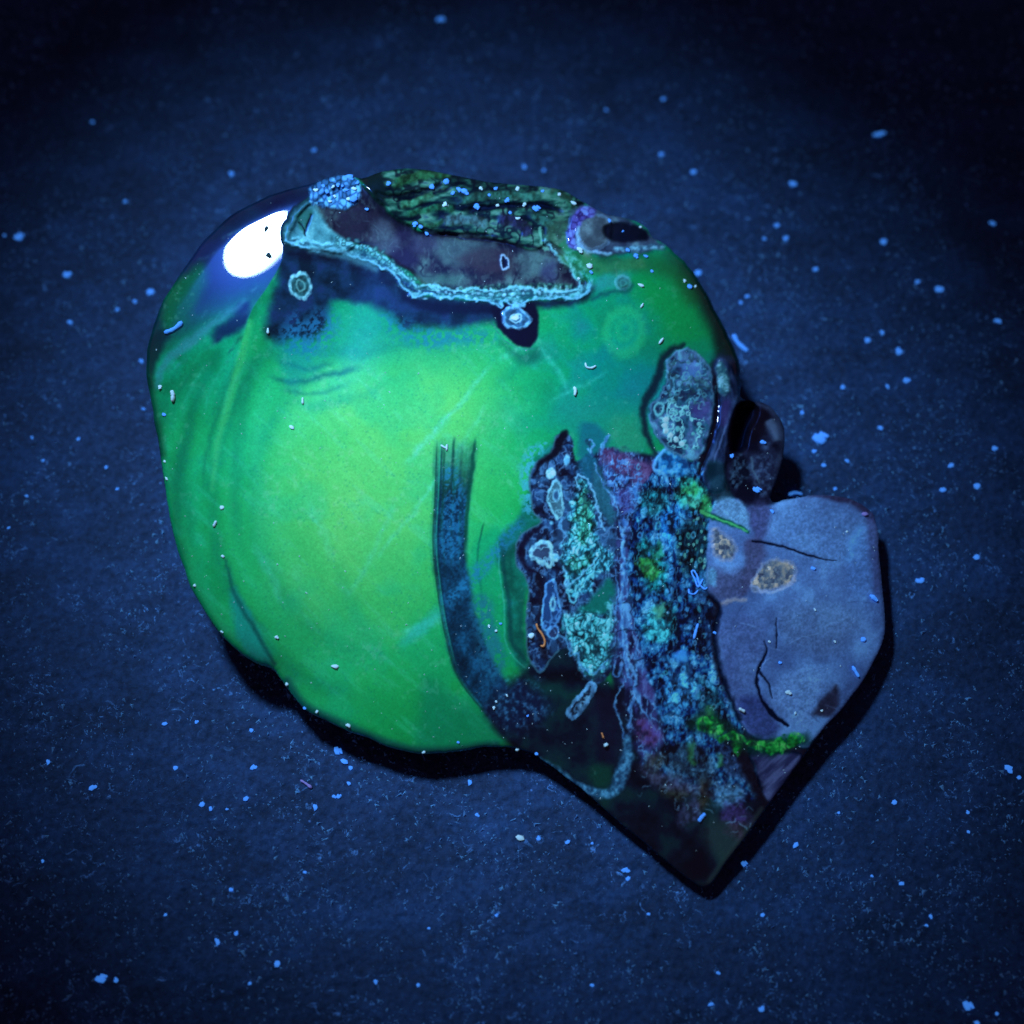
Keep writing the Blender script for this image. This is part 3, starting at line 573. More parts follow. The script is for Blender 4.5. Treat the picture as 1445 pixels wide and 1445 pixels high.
for pts, c, al in (([(960, 670), (990, 680), (1002, 705), (992, 722), (968, 720), (955, 700)], (40, 150, 100), .75), ([(905, 690), (935, 690), (945, 715), (920, 730), (905, 720)], (20, 100, 96), .7), ([(940, 720), (960, 715), (960, 760), (945, 770), (930, 745)], (30, 110, 200), .7), ([(905, 760), (935, 780), (940, 830), (915, 835), (900, 800)], (20, 130, 110), .7),
                   ([(920, 860), (945, 850), (955, 890), (930, 910), (905, 890)], (40, 140, 120), .6), ([(960, 740), (998, 735), (996, 800), (965, 810), (955, 775)], (4, 34, 40), .75), ([(990, 830), (1010, 870), (1014, 930), (990, 920), (975, 870)], (4, 18, 52), .6), ([(940, 960), (970, 955), (985, 985), (960, 1000), (940, 985)], (70, 150, 215), .7), ([(985, 960), (1015, 975), (1020, 1010), (990, 1010)], (14, 56, 62), .7),
                   ([(925, 1060), (980, 1050), (1010, 1080), (1000, 1110), (950, 1090)], (40, 56, 70), .75), ([(1010, 1050), (1060, 1060), (1065, 1100), (1030, 1100)], (26, 34, 62), .75)):
    mm, sl2, _ = poly(pts, 8, (6, 10, 18)); lum = moss[sl2].mean(-1, keepdims=True) * 2.4 + .1
    lay(mm * al, np.clip(rgb(c) * lum, 0, 1), sl2)
def speck(region, cs, seed, cols, dens, al=.9, rr=(.22, .5), h=.2, stretch=1.3, ringed=.3):
    """small crystals, some of them hollow"""
    a1, a2, b1, b2 = cells(cs, seed, stretch, .6, box=((880, 480), (1060, 1040)))
    mm, sl2, _ = region
    rad = rr[0] + (rr[1] - rr[0]) * b2
    disc = ss(rad, rad * .65, a1) * (b1 < dens)
    hol = (b2 > 1 - ringed) * ss(rad * .55, rad * .25, a1)
    c = ramp((b1 / dens * 7.13) % 1, [(k / max(1, len(cols) - 1), cc_) for k, cc_ in enumerate(cols)])
    k = mm * (disc * (1 - .8 * hol))[sl2]
    lay(k * al, c[sl2], sl2, h=h)
R = poly([(960, 735), (998, 735), (996, 805), (968, 812), (955, 775)], 4); speck(R, 9, 4, [(96, 160, 140), (40, 110, 96), (150, 196, 168)], .75, .85, (.2, .42), .2, 1.5)
R = poly([(895, 640), (1005, 660), (1000, 830), (1015, 930), (1040, 1010), (960, 1010), (900, 880), (890, 740)], 5); speck(R, 11, 21, [(60, 140, 210), (110, 190, 230), (70, 170, 170)], .3, .6, (.2, .42), .2, 1.5)
R = poly([(985, 850), (1015, 870), (1020, 960), (1040, 1010), (1000, 1020), (975, 950)], 5); speck(R, 10, 24, [(70, 110, 170), (80, 140, 150), (110, 150, 200)], .55, .75, (.2, .42), .2, 1.1, .5)
# lime patches
lime_id = part('lime_patch')
for pts, c in (([(912, 785), (925, 795), (934, 806), (920, 818), (908, 808), (900, 790)], (70, 190, 56)), ([(965, 690), (985, 684), (984, 698), (970, 700)], (66, 182, 74)), ([(966, 706), (984, 702), (982, 716), (968, 712)], (96, 194, 150)), ([(926, 858), (938, 850), (938, 868), (924, 872)], (86, 160, 112)), ([(926, 770), (932, 765), (934, 785), (926, 788)], (44, 150, 96)), ([(990, 705), (1002, 700), (1004, 722), (992, 722)], (56, 160, 62))):
    mm, sl, _ = poly(pts, 5, (8, 7, 18)); lay(mm * .8, ramp(NB, [(.1, tuple(v * .45 for v in c)), (.7, c)])[sl], sl, lime_id)
mm, sl, _ = poly([(925, 645), (950, 634), (968, 645), (970, 668), (945, 672), (926, 665)], 4, (4, 8, 18)); lay(mm * .85, ramp(fbm(PX / 7, PY / 7, 3, 2), [(.3, (8, 60, 120)), (.5, (30, 120, 190)), (.7, (100, 180, 236))])[sl], sl, h=.5)
mm, sl, _ = stroke([(940, 634), (926, 648), (924, 662), (936, 668), (942, 680)], 5, 2, (2, 6, 18)); lay(mm * .85, (110, 176, 240), sl, h=.3)
mm, sl, _ = poly([(960, 918), (968, 920), (970, 932), (958, 934), (950, 926)], 4, (2, 8, 18)); lay(mm * .9, (70, 150, 236), sl, h=.4)
# lower mottled zone with thin pale hairs, ochre and violet clouds
for pts, c, al in (([(900, 1085), (940, 1090), (985, 1110), (975, 1125), (930, 1110)], (76, 70, 96), .8), ([(960, 1140), (985, 1125), (990, 1150), (975, 1165), (958, 1160)], (74, 66, 104), .75), ([(1010, 1105), (1040, 1108), (1052, 1125), (1030, 1140), (1008, 1135)], (84, 124, 156), .8), ([(1025, 1135), (1050, 1135), (1058, 1160), (1035, 1165), (1020, 1155)], (66, 46, 104), .8),
                   ([(985, 1100), (1000, 1105), (998, 1135), (988, 1140)], (74, 56, 36), .75), ([(915, 1065), (935, 1070), (930, 1085), (915, 1082)], (70, 64, 46), .7), ([(940, 1110), (970, 1118), (960, 1128), (938, 1122)], (52, 54, 30), .6), ([(1025, 1165), (1050, 1165), (1040, 1185)], (84, 54, 76), .6)):
    mm, sl, _ = poly(pts, 8, (7, 12, 19)); lay(mm * al, ramp(N3, [(.25, tuple(v * .5 for v in c)), (.7, tuple(min(255, v * 1.25) for v in c))])[sl], sl)
for i in range(40):
    x0 = rng.uniform(900, 1060); y0 = 1040 + (x0 - 900) * .35 + rng.uniform(10, 85); a = rng.uniform(0, 6.3); l = rng.uniform(6, 20)
    m, sl, _ = stroke([(x0, y0), (x0 + l * .5 * math.cos(a), y0 + l * .5 * math.sin(a) + rng.normal(0, 3)), (x0 + l * math.cos(a + .7), y0 + l * math.sin(a + .7))], 1.5, 1, (3, 5, 19), .15); lay(m * rng.uniform(.2, .7), (140, 170, 200), sl)

# --- speckled lobe with its dark halo
m, sl, _ = stroke([(965, 486), (940, 500), (930, 530), (918, 556), (908, 580), (912, 612), (924, 640)], [6, 10, 12, 12, 9, 8, 5], 4, (3, 10, 20)); lay(m * .9, (6, 28, 44), sl, h=-.3)
lobe_id = part('speckled_lobe')
LOBE = [(942, 506), (958, 492), (982, 496), (1000, 518), (1008, 552), (1008, 590), (1000, 625), (980, 648), (950, 640), (930, 622), (916, 596), (916, 574), (930, 560), (938, 535)]
m, sl, sd = poly(LOBE, 2.5, (4, 10, 20)); lay(m, ramp(fbm(PX / 12, PY / 12, 25, 3), [(.3, (26, 44, 78)), (.45, (40, 92, 120)), (.58, (76, 98, 146)), (.75, (104, 160, 184))])[sl], sl, lobe_id, rough=.3, h=.4)
lay(ss(2.5, .5, np.abs(sd + 2)) * .55, (96, 140, 170), sl)
mm, sl, _ = poly([(975, 570), (1000, 562), (1000, 590), (980, 592)], 6, (4, 8, 20)); lay(mm * .7, (82, 66, 146), sl)
mm, sl, _ = poly([(960, 512), (985, 505), (990, 530), (965, 535)], 7, (4, 8, 20)); lay(mm * .55, (110, 140, 226), sl)
R = poly([(932, 575), (960, 560), (990, 580), (990, 625), (965, 638), (940, 622)], 5); lay(R[0] * RD1[R[1]] * .85, (160, 230, 216), R[1]); speck(R, 10, 28, [(150, 226, 210), (190, 244, 232), (110, 200, 176)], .6, .7, (.3, .55), .25, 1.0, .6)
R = poly([(945, 510), (985, 502), (1002, 545), (1000, 570), (945, 565), (935, 550)], 5); lay(R[0] * RD1[R[1]] * .7, (110, 176, 190), R[1]); lay(R[0] * RD3[R[1]] * .6, (30, 60, 66), R[1]); speck(R, 10, 30, [(110, 180, 180), (120, 190, 214), (80, 150, 120)], .45, .5, (.3, .55), .2, 1.1, .6)
for p in ((940, 592), (938, 600), (940, 608), (946, 614), (954, 620), (962, 626)):
    line, fill, sl = ring(p[0], p[1], 4, 4, 1, 0, .15, p[0], 1.4); lay(fill * .95, (196, 246, 232), sl, h=.2)
line, fill, sl = ring(930, 577, 6, 9, 3, .1, .15, 2); lay(line * .9, (120, 190, 190), sl, h=.2)

# --- ear-shaped ridge
ear_id = part('ear_ridge')
m, sl, _ = stroke([(1012, 545), (1010, 590), (1000, 630), (986, 668)], [5, 8, 7, 4], 2.5, (1.5, 10, 21)); lay(m, (3, 8, 22), sl, h=-.9)
m, sl, sd = poly([(1008, 514), (1016, 505), (1030, 514), (1040, 545), (1038, 580), (1030, 610), (1024, 650), (1022, 690), (1000, 690), (992, 668), (1006, 632), (1016, 595), (1016, 555)], 3, (2, 12, 21)); lay(m, ramp(fbm(PX / 8, PY / 22, 26, 3), [(.3, (16, 24, 46)), (.5, (36, 46, 84)), (.7, (64, 80, 124))])[sl], sl, ear_id, rough=.42, h=.6)
m, sl, _ = poly([(1012, 516), (1020, 512), (1030, 535), (1026, 555), (1014, 550)], 3, (3, 8, 21)); lay(m * .9, ramp(N3, [(.35, (50, 96, 110)), (.6, (110, 160, 160)), (.75, (150, 200, 220))])[sl], sl, h=.3)
m, sl, _ = stroke([(1024, 600), (1016, 625), (1008, 650)], 3, 1.5, (2, 8, 21)); lay(m * .6, (110, 124, 180), sl)
m, sl, _ = poly([(1018, 570), (1030, 565), (1026, 595), (1016, 600)], 5, (2, 8, 21)); lay(m * .6, (66, 44, 110), sl)
m, sl, _ = poly([(1000, 650), (1035, 660), (1040, 700), (1012, 706), (1000, 690)], 6, (4, 10, 21)); lay(m * .8, ramp(N2, [(.3, (12, 36, 46)), (.7, (36, 76, 92))])[sl], sl)
# --- knob with its hollow
knob_id = part('dark_knob')
m, sl, _ = poly([(1040, 575), (1062, 563), (1088, 572), (1106, 598), (1109, 632), (1100, 670), (1090, 700), (1085, 712), (1060, 716), (1035, 700), (1022, 660), (1030, 610)], 3, (2, 12, 22)); lay(m, ramp(N2, [(.3, (14, 12, 30)), (.5, (28, 28, 52)), (.7, (46, 54, 86)), (.85, (70, 84, 120))])[sl], sl, knob_id, rough=.35, h=-.6)
hol_id = part('knob_hollow')
m, sl, _ = poly([(1044, 570), (1062, 566), (1070, 580), (1058, 605), (1050, 635), (1034, 640), (1030, 615), (1036, 590)], 5, (2, 10, 22)); lay(m, (2, 2, 10), sl, hol_id, rough=.6, h=-2.6)
m, sl, _ = poly([(1062, 578), (1084, 578), (1080, 610), (1064, 625), (1056, 612)], 5, (2, 10, 22)); lay(m * .85, (16, 10, 22), sl)
m, sl, _ = stroke([(1084, 592), (1092, 604), (1098, 625)], [10, 16, 8], 5, (2, 8, 22), .1); lay(m * .75, (100, 112, 146), sl, h=.4)
m, sl, _ = stroke([(1070, 570), (1090, 580), (1103, 604), (1105, 632), (1096, 668), (1088, 695)], [4, 7, 10, 10, 9, 4], 4, (3, 8, 22)); lay(m * .6, (70, 78, 112), sl)
m, sl, _ = poly([(1035, 650), (1050, 642), (1058, 670), (1040, 690), (1028, 680)], 4, (4, 10, 22)); lay(m * .85, ramp(N3, [(.4, (10, 10, 26)), (.7, (60, 80, 104))])[sl], sl)
m, sl, _ = poly([(1060, 650), (1092, 640), (1092, 690), (1070, 700)], 6, (4, 10, 22)); lay(m * .7, ramp(N3, [(.35, (34, 36, 66)), (.7, (84, 100, 140))])[sl], sl)
m, sl, _ = stroke([(1060, 645), (1064, 665), (1072, 680)], 3, 1.5, (3, 8, 22)); lay(m * .6, (90, 110, 130), sl)

# --- grey matrix
mat_id = part('grey_matrix')
MAT = [(1003, 722), (1015, 708), (1040, 704), (1058, 718), (1085, 712), (1120, 702), (1155, 696), (1195, 700), (1228, 714), (1242, 740), (1252, 890), (1238, 932), (1200, 990), (1150, 1042), (1140, 1055), (1100, 1045), (1062, 1040), (1042, 1012), (1024, 968), (1012, 920), (1010, 885), (1016, 855), (1000, 835), (997, 790), (1000, 750)]
m, sl, sd = poly(MAT, 2.5, (2.5, 14, 23))
mf = fbm(PX / 38, PY / 38, 27)
cc = ramp(mf * .88 + .12 * NF, [(.3, (68, 82, 130)), (.5, (84, 104, 156)), (.7, (104, 132, 184))]); lay(m, cc[sl], sl, mat_id, rough=.55, h=.15)
for pts, c, al, f in (([(1090, 730), (1150, 705), (1215, 730), (1215, 780), (1180, 800), (1110, 770)], (94, 120, 172), .6, 18), ([(1200, 760), (1225, 760), (1232, 830), (1215, 850), (1195, 810)], (96, 130, 196), .55, 12), ([(1010, 708), (1040, 704), (1056, 722), (1055, 750), (1030, 738), (1008, 728)], (108, 142, 176), .75, 4),
                      ([(1058, 715), (1085, 714), (1085, 745), (1072, 765), (1060, 748)], (66, 62, 108), .75, 6), ([(1055, 760), (1080, 768), (1074, 800), (1062, 830), (1045, 845), (1050, 800)], (62, 52, 84), .75, 7), ([(1002, 800), (1030, 808), (1058, 800), (1052, 836), (1020, 848), (1002, 838)], (68, 64, 98), .75, 8), ([(1000, 800), (1010, 806), (1010, 826), (1000, 822)], (90, 140, 170), .7, 4),
                      ([(1012, 890), (1055, 870), (1080, 880), (1070, 950), (1040, 1000), (1022, 960)], (72, 78, 126), .6, 14), ([(1040, 990), (1075, 985), (1100, 1030), (1085, 1046), (1060, 1040)], (50, 54, 108), .85, 9), ([(1095, 965), (1140, 940), (1165, 960), (1150, 1000), (1140, 1028), (1110, 1015), (1090, 990)], (112, 136, 188), .7, 12), ([(1160, 985), (1180, 965), (1182, 985), (1175, 1005), (1150, 1012), (1152, 1000)], (40, 34, 52), .9, 5),
                      ([(1140, 700), (1190, 696), (1225, 708), (1240, 735), (1225, 730), (1190, 708)], (40, 28, 52), .8, 4), ([(1100, 860), (1160, 850), (1210, 870), (1180, 920), (1110, 910)], (90, 104, 142), .5, 16), ([(1222, 725), (1240, 735), (1246, 800), (1236, 840), (1226, 780)], (66, 66, 112), .7, 6)):
    mm, sl, _ = poly(pts, f, (5, 16, 23)); lay(mm * al, ramp(NF * .5 + N3 * .5, [(.3, tuple(v * .82 for v in c)), (.7, tuple(min(255, v * 1.12) for v in c))])[sl], sl)
mm, sl, _ = stroke([(1215, 745), (1205, 765), (1198, 790)], [10, 14, 6], 6, (4, 10, 23)); lay(mm * .6, (100, 146, 214), sl)
# faint saw lines in the matrix
for i in range(26):
    x0 = rng.uniform(1030, 1200); y0 = rng.uniform(720, 1000); a = rng.normal(-.15, .5); l = rng.uniform(15, 60)
    m, sl, _ = stroke([(x0, y0), (x0 + l * .5 * math.cos(a), y0 + l * .5 * math.sin(a)), (x0 + l * math.cos(a + .1), y0 + l * math.sin(a + .1))], 1.4, 1, (2, 10, 23), .2); lay(m * rng.uniform(.15, .4), (36, 42, 80) if i % 2 else (130, 156, 200), sl)
# pyrite-bearing patches
def pyrite(pts):
    i = part('glittering_patch')
    a1, a2, b1, b2 = cells(5, 5, 1.2, .6, box=((990, 730), (1140, 850)))
    mm, sl, sd = poly(pts, 3, (4, 8, 24)); c = ramp(b1 * .55 + NB * .4, [(0, (50, 50, 70)), (.4, (92, 96, 112)), (.62, (150, 128, 116)), (.82, (214, 166, 138)), (1, (255, 222, 196))])
    lay(mm, c[sl], sl, i, rough=.3); HGT[sl] += mm * .25 * (b1[sl] - .5)
    lay(ss(4, 1, np.abs(sd + 1)) * .5, (130, 132, 176), sl)
pyrite([(1004, 748), (1012, 745), (1030, 760), (1040, 772), (1034, 788), (1020, 792), (1006, 780)])
pyrite([(1072, 800), (1090, 790), (1115, 793), (1124, 805), (1118, 822), (1095, 832), (1070, 835), (1060, 825)])
mm, sl, _ = stroke([(1060, 826), (1085, 836), (1110, 828), (1122, 812)], 4, 2, (3, 6, 24)); lay(mm * .7, (164, 160, 196), sl)
mm, sl, _ = stroke([(1018, 852), (1035, 846), (1052, 846)], 5, 2.5, (3, 6, 24)); lay(mm * .8, (150, 128, 134), sl, h=.2)
# cracks
ck_id = part('matrix_crack')
for pts, w_ in (([(1062, 764), (1085, 767), (1110, 773), (1140, 783), (1165, 790), (1180, 791)], [3, 3.4, 3, 3, 2, 1]), ([(1095, 872), (1096, 900), (1095, 915)], [1, 2, 1]), ([(1078, 905), (1082, 918), (1072, 940), (1068, 960), (1074, 985), (1090, 1008), (1112, 1024)], [1, 2.5, 4, 4, 4, 7, 4]), ([(1070, 945), (1084, 965), (1090, 985)], [3, 3, 1.5])):
    m, sl, _ = stroke(pts, w_, 1.1, (1.5, 7, 24)); lay(m * .95, (6, 8, 26), sl, ck_id, h=-.6)
m, sl, _ = stroke([(1002, 842), (1014, 858), (1009, 890), (1012, 930), (1024, 970), (1044, 1014)], [8, 9, 10, 9, 8, 6], 4, (3, 8, 24)); lay(m * .85, (3, 5, 18), sl, h=-.5)
# matrix wedge at the lower edge
wd_id = part('matrix_wedge')
m, sl, _ = poly([(1058, 1056), (1090, 1062), (1130, 1066), (1118, 1090), (1090, 1130), (1076, 1118), (1068, 1088)], 3, (2, 10, 24)); lay(m, ramp(fbm((PX + PY) / 9, (PX - PY) / 40, 29, 3), [(.3, (44, 42, 78)), (.7, (86, 84, 126))])[sl], sl, wd_id, rough=.5)
m, sl, _ = poly([(1035, 1050), (1058, 1060), (1070, 1095), (1078, 1125), (1062, 1122), (1045, 1085)], 6, (5, 10, 24)); lay(m * .85, (6, 6, 18), sl)
# --- green veins
gv_id = part('green_vein')
m, sl, _ = stroke([(996, 726), (1010, 731), (1030, 738), (1056, 750)], [8, 8, 7, 5], 2, (2, 8, 25)); lay(m * .9, (6, 60, 40), sl)
m, sl, _ = stroke([(990, 722), (1010, 731), (1030, 738), (1054, 749)], [6, 3.5, 3, 2.5], 1.3, (2, 6, 25)); lay(m * .9, (78, 168, 74), sl, gv_id, h=-.15)
m, sl, _ = stroke([(980, 1022), (1000, 1018), (1030, 1036), (1060, 1052), (1090, 1054), (1135, 1044)], [24, 34, 22, 22, 24, 18], 7, (5, 10, 25)); lay(m * .75, (3, 38, 22), sl)
gv2_id = part('green_vein')
m, sl, sd = poly([(984, 1016), (996, 1008), (1012, 1012), (1022, 1030), (1014, 1040), (1030, 1034), (1034, 1028), (1050, 1040), (1066, 1046), (1090, 1046), (1112, 1034), (1132, 1034), (1136, 1046), (1118, 1056), (1090, 1064), (1066, 1056), (1048, 1050), (1042, 1066), (1034, 1060), (1034, 1044), (1014, 1046), (998, 1034), (984, 1028)], 2.2, (4, 8, 25)); lay(m * (1 - .6 * RD3[sl]) * (.45 + .55 * ss(.15, .5, NB[sl])), ramp(fbm(PX / 9, PY / 9, 30, 3), [(.3, (2, 70, 16)), (.45, (14, 124, 26)), (.6, (56, 172, 40)), (.78, (110, 206, 64))])[sl], sl, gv2_id, rough=.3, h=.1)
for pts in ([(978, 1042), (974, 1068), (980, 1082)], [(1000, 1008), (1000, 992)], [(1018, 1062), (1016, 1085)]):
    m, sl, _ = stroke(pts, 8, 4, (5, 8, 25), .15); lay(m * .65, (60, 130, 56), sl)

# --- universal fine mottling
f1, f2, r1, r2 = cells(4.2, 27)
grn = (COL[..., 1] > COL[..., 2] * 1.25)
k = (r1 > .82) * ss(.5, .2, f1) * ss(.45, .6, N2)
lay(k * .22 * grn, (0, 110, 90))
# colour balance of the mineral under the lamp
COL = np.stack([COL[..., 0] * .74, COL[..., 1] * 1.05, COL[..., 2] + .25 * COL[..., 1]], -1)
COL[(LAB == mat_id) | (PX > 1000) & (PY > 700)] *= 1.13  # matrix corner painted lighter to make up for the lamp's falloff
COL *= (1 + .10 * (NF - .5) + .06 * (N3 - .5))[..., None]
hz = ss(.62, .74, fbm(PX / 8, PY / 8, 6, 3)) * ss(.45, .6, N1)
lay(hz * .13 * grn, (150, 220, 220))

# ------------------------------------------------------------------ height of the stone (millimetres)
CTRL = [(400, 965, 7.5), (500, 1035, 6), (600, 1062, 5.2), (750, 1062, 4.0), (880, 1165, 2.9), (990, 1248, 2.5), (1120, 1085, 3.8), (1245, 890, 4.2), (1235, 730, 5), (1100, 705, 8.5), (600, 800, 14.5), (600, 600, 20),
        (500, 450, 22.6), (410, 340, 25.6), (330, 330, 26.5), (300, 450, 23), (500, 330, 24.2), (650, 400, 22.2), (800, 400, 20.8), (900, 450, 18.8), (1000, 480, 15), (900, 700, 15), (900, 900, 11), (1100, 800, 9), (1000, 1100, 6.2), (820, 1000, 7.8),
        (800, 300, 21.5), (600, 260, 24), (930, 350, 18), (1040, 540, 12), (300, 700, 17), (330, 900, 11), (240, 740, 15), (230, 560, 19), (430, 260, 27), (1090, 600, 9.5), (1150, 950, 6.4)]
C = np.array(CTRL, float)
def tps_k(r2): return np.where(r2 > 0, r2 * np.log(r2 + 1e-12), 0) * .5
cx, cy, cz = (C[:, 0] - 720) / 500, (C[:, 1] - 720) / 500, C[:, 2]
K = tps_k((cx[:, None] - cx) ** 2 + (cy[:, None] - cy) ** 2) + np.eye(len(C)) * .002
A = np.zeros((len(C) + 3,) * 2); A[:len(C), :len(C)] = K
A[:len(C), -3:] = np.stack([np.ones(len(C)), cx, cy], 1); A[-3:, :len(C)] = A[:len(C), -3:].T
wts = np.linalg.solve(A, np.concatenate([cz, [0, 0, 0]]))
def base_h(px, py):
    x = (px - 720) / 500; y = (py - 720) / 500
    v = wts[-3] + wts[-2] * x + wts[-1] * y
    for i in range(len(C)):
        v = v + wts[i] * tps_k((x - cx[i]) ** 2 + (y - cy[i]) ** 2)
    return v
def blur(A, n):
    for _ in range(n):
        A = (np.roll(A, 1, 0) + np.roll(A, -1, 0) + np.roll(A, 1, 1) + np.roll(A, -1, 1) + 2 * A) / 6
    return A
Z = base_h(PX, PY)
# the polished side facet: a gentle convex dome left of the ridge, meeting the face in a crisp edge near the top
HC = (366, 342); HZ = float(base_h(np.array(366.), np.array(342.)))
pc = px_to_world(HC[0], HC[1], HZ / 1000)
vv_ = (np.array(cam.location) - pc); vv_ /= np.linalg.norm(vv_)
ll_ = (np.array(lamp.location) - pc); ll_ /= np.linalg.norm(ll_)
hh = vv_ + ll_; hh /= np.linalg.norm(hh)
zq = np.full(PX.shape, HZ / 1000)
ca_, sa_ = math.cos(math.radians(52)), math.sin(math.radians(52))
for _ in range(4):
    W = px_to_world(PX, PY, zq); ux, uy = W[..., 0] - pc[0], W[..., 1] - pc[1]
    al, ac = ux * ca_ + uy * sa_, -ux * sa_ + uy * ca_
    zq = pc[2] - hh[0] / hh[2] * ux - hh[1] / hh[2] * uy - al ** 2 / (2 * .125) - ac ** 2 / (2 * .080)
dr = np.maximum(-RSD, 0) / 10
wq = np.where(RSD > 0, 1.0, np.exp(-(dr / 7) ** 2)) * ss(640, 440, PY)
Z = Z * (1 - wq) + zq * 1000 * wq
Z = Z - .20 * dr * np.exp(-dr / 8) * ss(640, 470, PY) * ss(560, 470, PX)
# rounded rim; sharp along the sawn lower right edges
rad = np.interp(np.clip((PX - 700) * .6 + (PY - 1000) * .8, -400, 100), [-300, 0, 100], [26, 14, 6])
q = np.clip(1 - DIN / rad, 0, 1)
Z = Z - (1 - np.sqrt(np.clip(1 - q * q, 0, 1))) * rad / 10 * .55
deep = np.minimum(HGT, -1.5) + 1.5
fine = np.clip(HGT, -1.3, 1.3)
Z = Z + .34 * blur(fine, 3) + blur(deep, 4) * 1.5 + .01 * (N2 - .5) * (1 - facet)
Z = np.maximum(Z, 2.0)
ZM = Z / 1000

# smooth, exact outline: pull the outermost vertices on to it
gy, gx = np.gradient(SDF, STEP)
SNAPX, SNAPY = PX.copy(), PY.copy()
ring_m = np.abs(SDF) < STEP * 1.1
SNAPX[ring_m & (SDF > -STEP * .5)] -= (SDF * gx)[ring_m & (SDF > -STEP * .5)]
SNAPY[ring_m & (SDF > -STEP * .5)] -= (SDF * gy)[ring_m & (SDF > -STEP * .5)]
VERT = px_to_world(SNAPX, SNAPY, ZM)
# smooth normals of the whole surface, shared by every part
du = np.gradient(VERT, axis=1); dv = np.gradient(VERT, axis=0)
NRM = np.cross(dv, du); NRM /= np.linalg.norm(NRM, axis=-1, keepdims=True) + 1e-20
NRM[NRM[..., 2] < 0] *= -1
vin = SDF < STEP * .95
fin = vin[:-1, :-1] & vin[1:, :-1] & vin[:-1, 1:] & vin[1:, 1:]

def height_at(px, py):
    i = np.clip((np.asarray(px) - xs[0]) / STEP, 0, NX - 2); j = np.clip((np.asarray(py) - ys[0]) / STEP, 0, NY - 2)
    return ZM[np.round(j).astype(int), np.round(i).astype(int)]

# ------------------------------------------------------------------ materials
LIN = np.where(COL <= .04045, COL / 12.92, ((np.clip(COL, 0, 1) + .055) / 1.055) ** 2.4)
ALB = np.clip(LIN / np.array([.46, .70, 1.0]) * 0.96, 0.001, .9)   # reflectance under the bluish lamp

def nodes(name):
    m = bpy.data.materials.new(name); m.use_nodes = True
    nt = m.node_tree; nt.nodes.clear()
    out = nt.nodes.new('ShaderNodeOutputMaterial'); b = nt.nodes.new('ShaderNodeBsdfPrincipled')
    nt.links.new(b.outputs[0], out.inputs[0])
    return m, nt, b

def stone_material():
    m, nt, b = nodes('agate'); N = nt.nodes.new; L = nt.links.new
    at = N('ShaderNodeAttribute'); at.attribute_name = 'mineral'
    rg = N('ShaderNodeAttribute'); rg.attribute_name = 'gloss'
    tc = N('ShaderNodeTexCoord')
    n1 = N('ShaderNodeTexNoise'); n1.inputs['Scale'].default_value = 4200; n1.inputs['Detail'].default_value = 3
    L(tc.outputs['Object'], n1.inputs['Vector'])
    mr = N('ShaderNodeMapRange'); mr.inputs[1].default_value = .3; mr.inputs[2].default_value = .7; mr.inputs[3].default_value = .9; mr.inputs[4].default_value = 1.1
    L(n1.outputs[0], mr.inputs[0])
    mx = N('ShaderNodeMix'); mx.data_type = 'RGBA'; mx.blend_type = 'MULTIPLY'; mx.inputs[0].default_value = 1
    L(at.outputs['Color'], mx.inputs[6]); L(mr.outputs[0], mx.inputs[7])
    L(mx.outputs[2], b.inputs['Base Color'])
    n2 = N('ShaderNodeTexNoise'); n2.inputs['Scale'].default_value = 900; n2.inputs['Detail'].default_value = 5
    L(tc.outputs['Object'], n2.inputs['Vector'])
    bp = N('ShaderNodeBump'); bp.inputs['Strength'].default_value = .03; bp.inputs['Distance'].default_value = .0001
    L(n2.outputs[0], bp.inputs['Height']); L(bp.outputs[0], b.inputs['Normal'])
    L(rg.outputs['Fac'], b.inputs['Roughness'])
    b.inputs['IOR'].default_value = 1.54; b.inputs['Specular IOR Level'].default_value = .24; b.inputs['Specular Tint'].default_value = (.05, .22, 1, 1)
    b.inputs['Coat Weight'].default_value = .55; b.inputs['Coat Roughness'].default_value = .02; b.inputs['Coat IOR'].default_value = 1.6
    cl = N('ShaderNodeMath'); cl.operation = 'LESS_THAN'; cl.inputs[1].default_value = .305; L(rg.outputs['Fac'], cl.inputs[0])
    c2 = N('ShaderNodeMath'); c2.operation = 'MULTIPLY'; c2.inputs[1].default_value = 1.0; L(cl.outputs[0], c2.inputs[0]); L(c2.outputs[0], b.inputs['Coat Weight'])
    return m
STONE = stone_material()

def simple(name, col, rough=.5, bump=0, scale=3000, var=.2, glow=0):
    m, nt, b = nodes(name); N = nt.nodes.new; L = nt.links.new
    tc = N('ShaderNodeTexCoord'); n = N('ShaderNodeTexNoise'); n.inputs['Scale'].default_value = scale
    L(tc.outputs['Object'], n.inputs['Vector'])
    cr = N('ShaderNodeValToRGB'); cr.color_ramp.elements[0].position = .3; cr.color_ramp.elements[1].position = .7
    cr.color_ramp.elements[0].color = (*[c * (1 - var) for c in col], 1); cr.color_ramp.elements[1].color = (*[min(1, c * (1 + var)) for c in col], 1)
    L(n.outputs[0], cr.inputs[0]); L(cr.outputs[0], b.inputs['Base Color'])
    b.inputs['Roughness'].default_value = rough
    if glow:                                          # lint brighteners fluoresce
        L(cr.outputs[0], b.inputs['Emission Color']); b.inputs['Emission Strength'].default_value = glow
    if bump:
        bp = N('ShaderNodeBump'); bp.inputs['Strength'].default_value = bump; bp.inputs['Distance'].default_value = .0003
        L(n.outputs[0], bp.inputs['Height']); L(bp.outputs[0], b.inputs['Normal'])
    return m

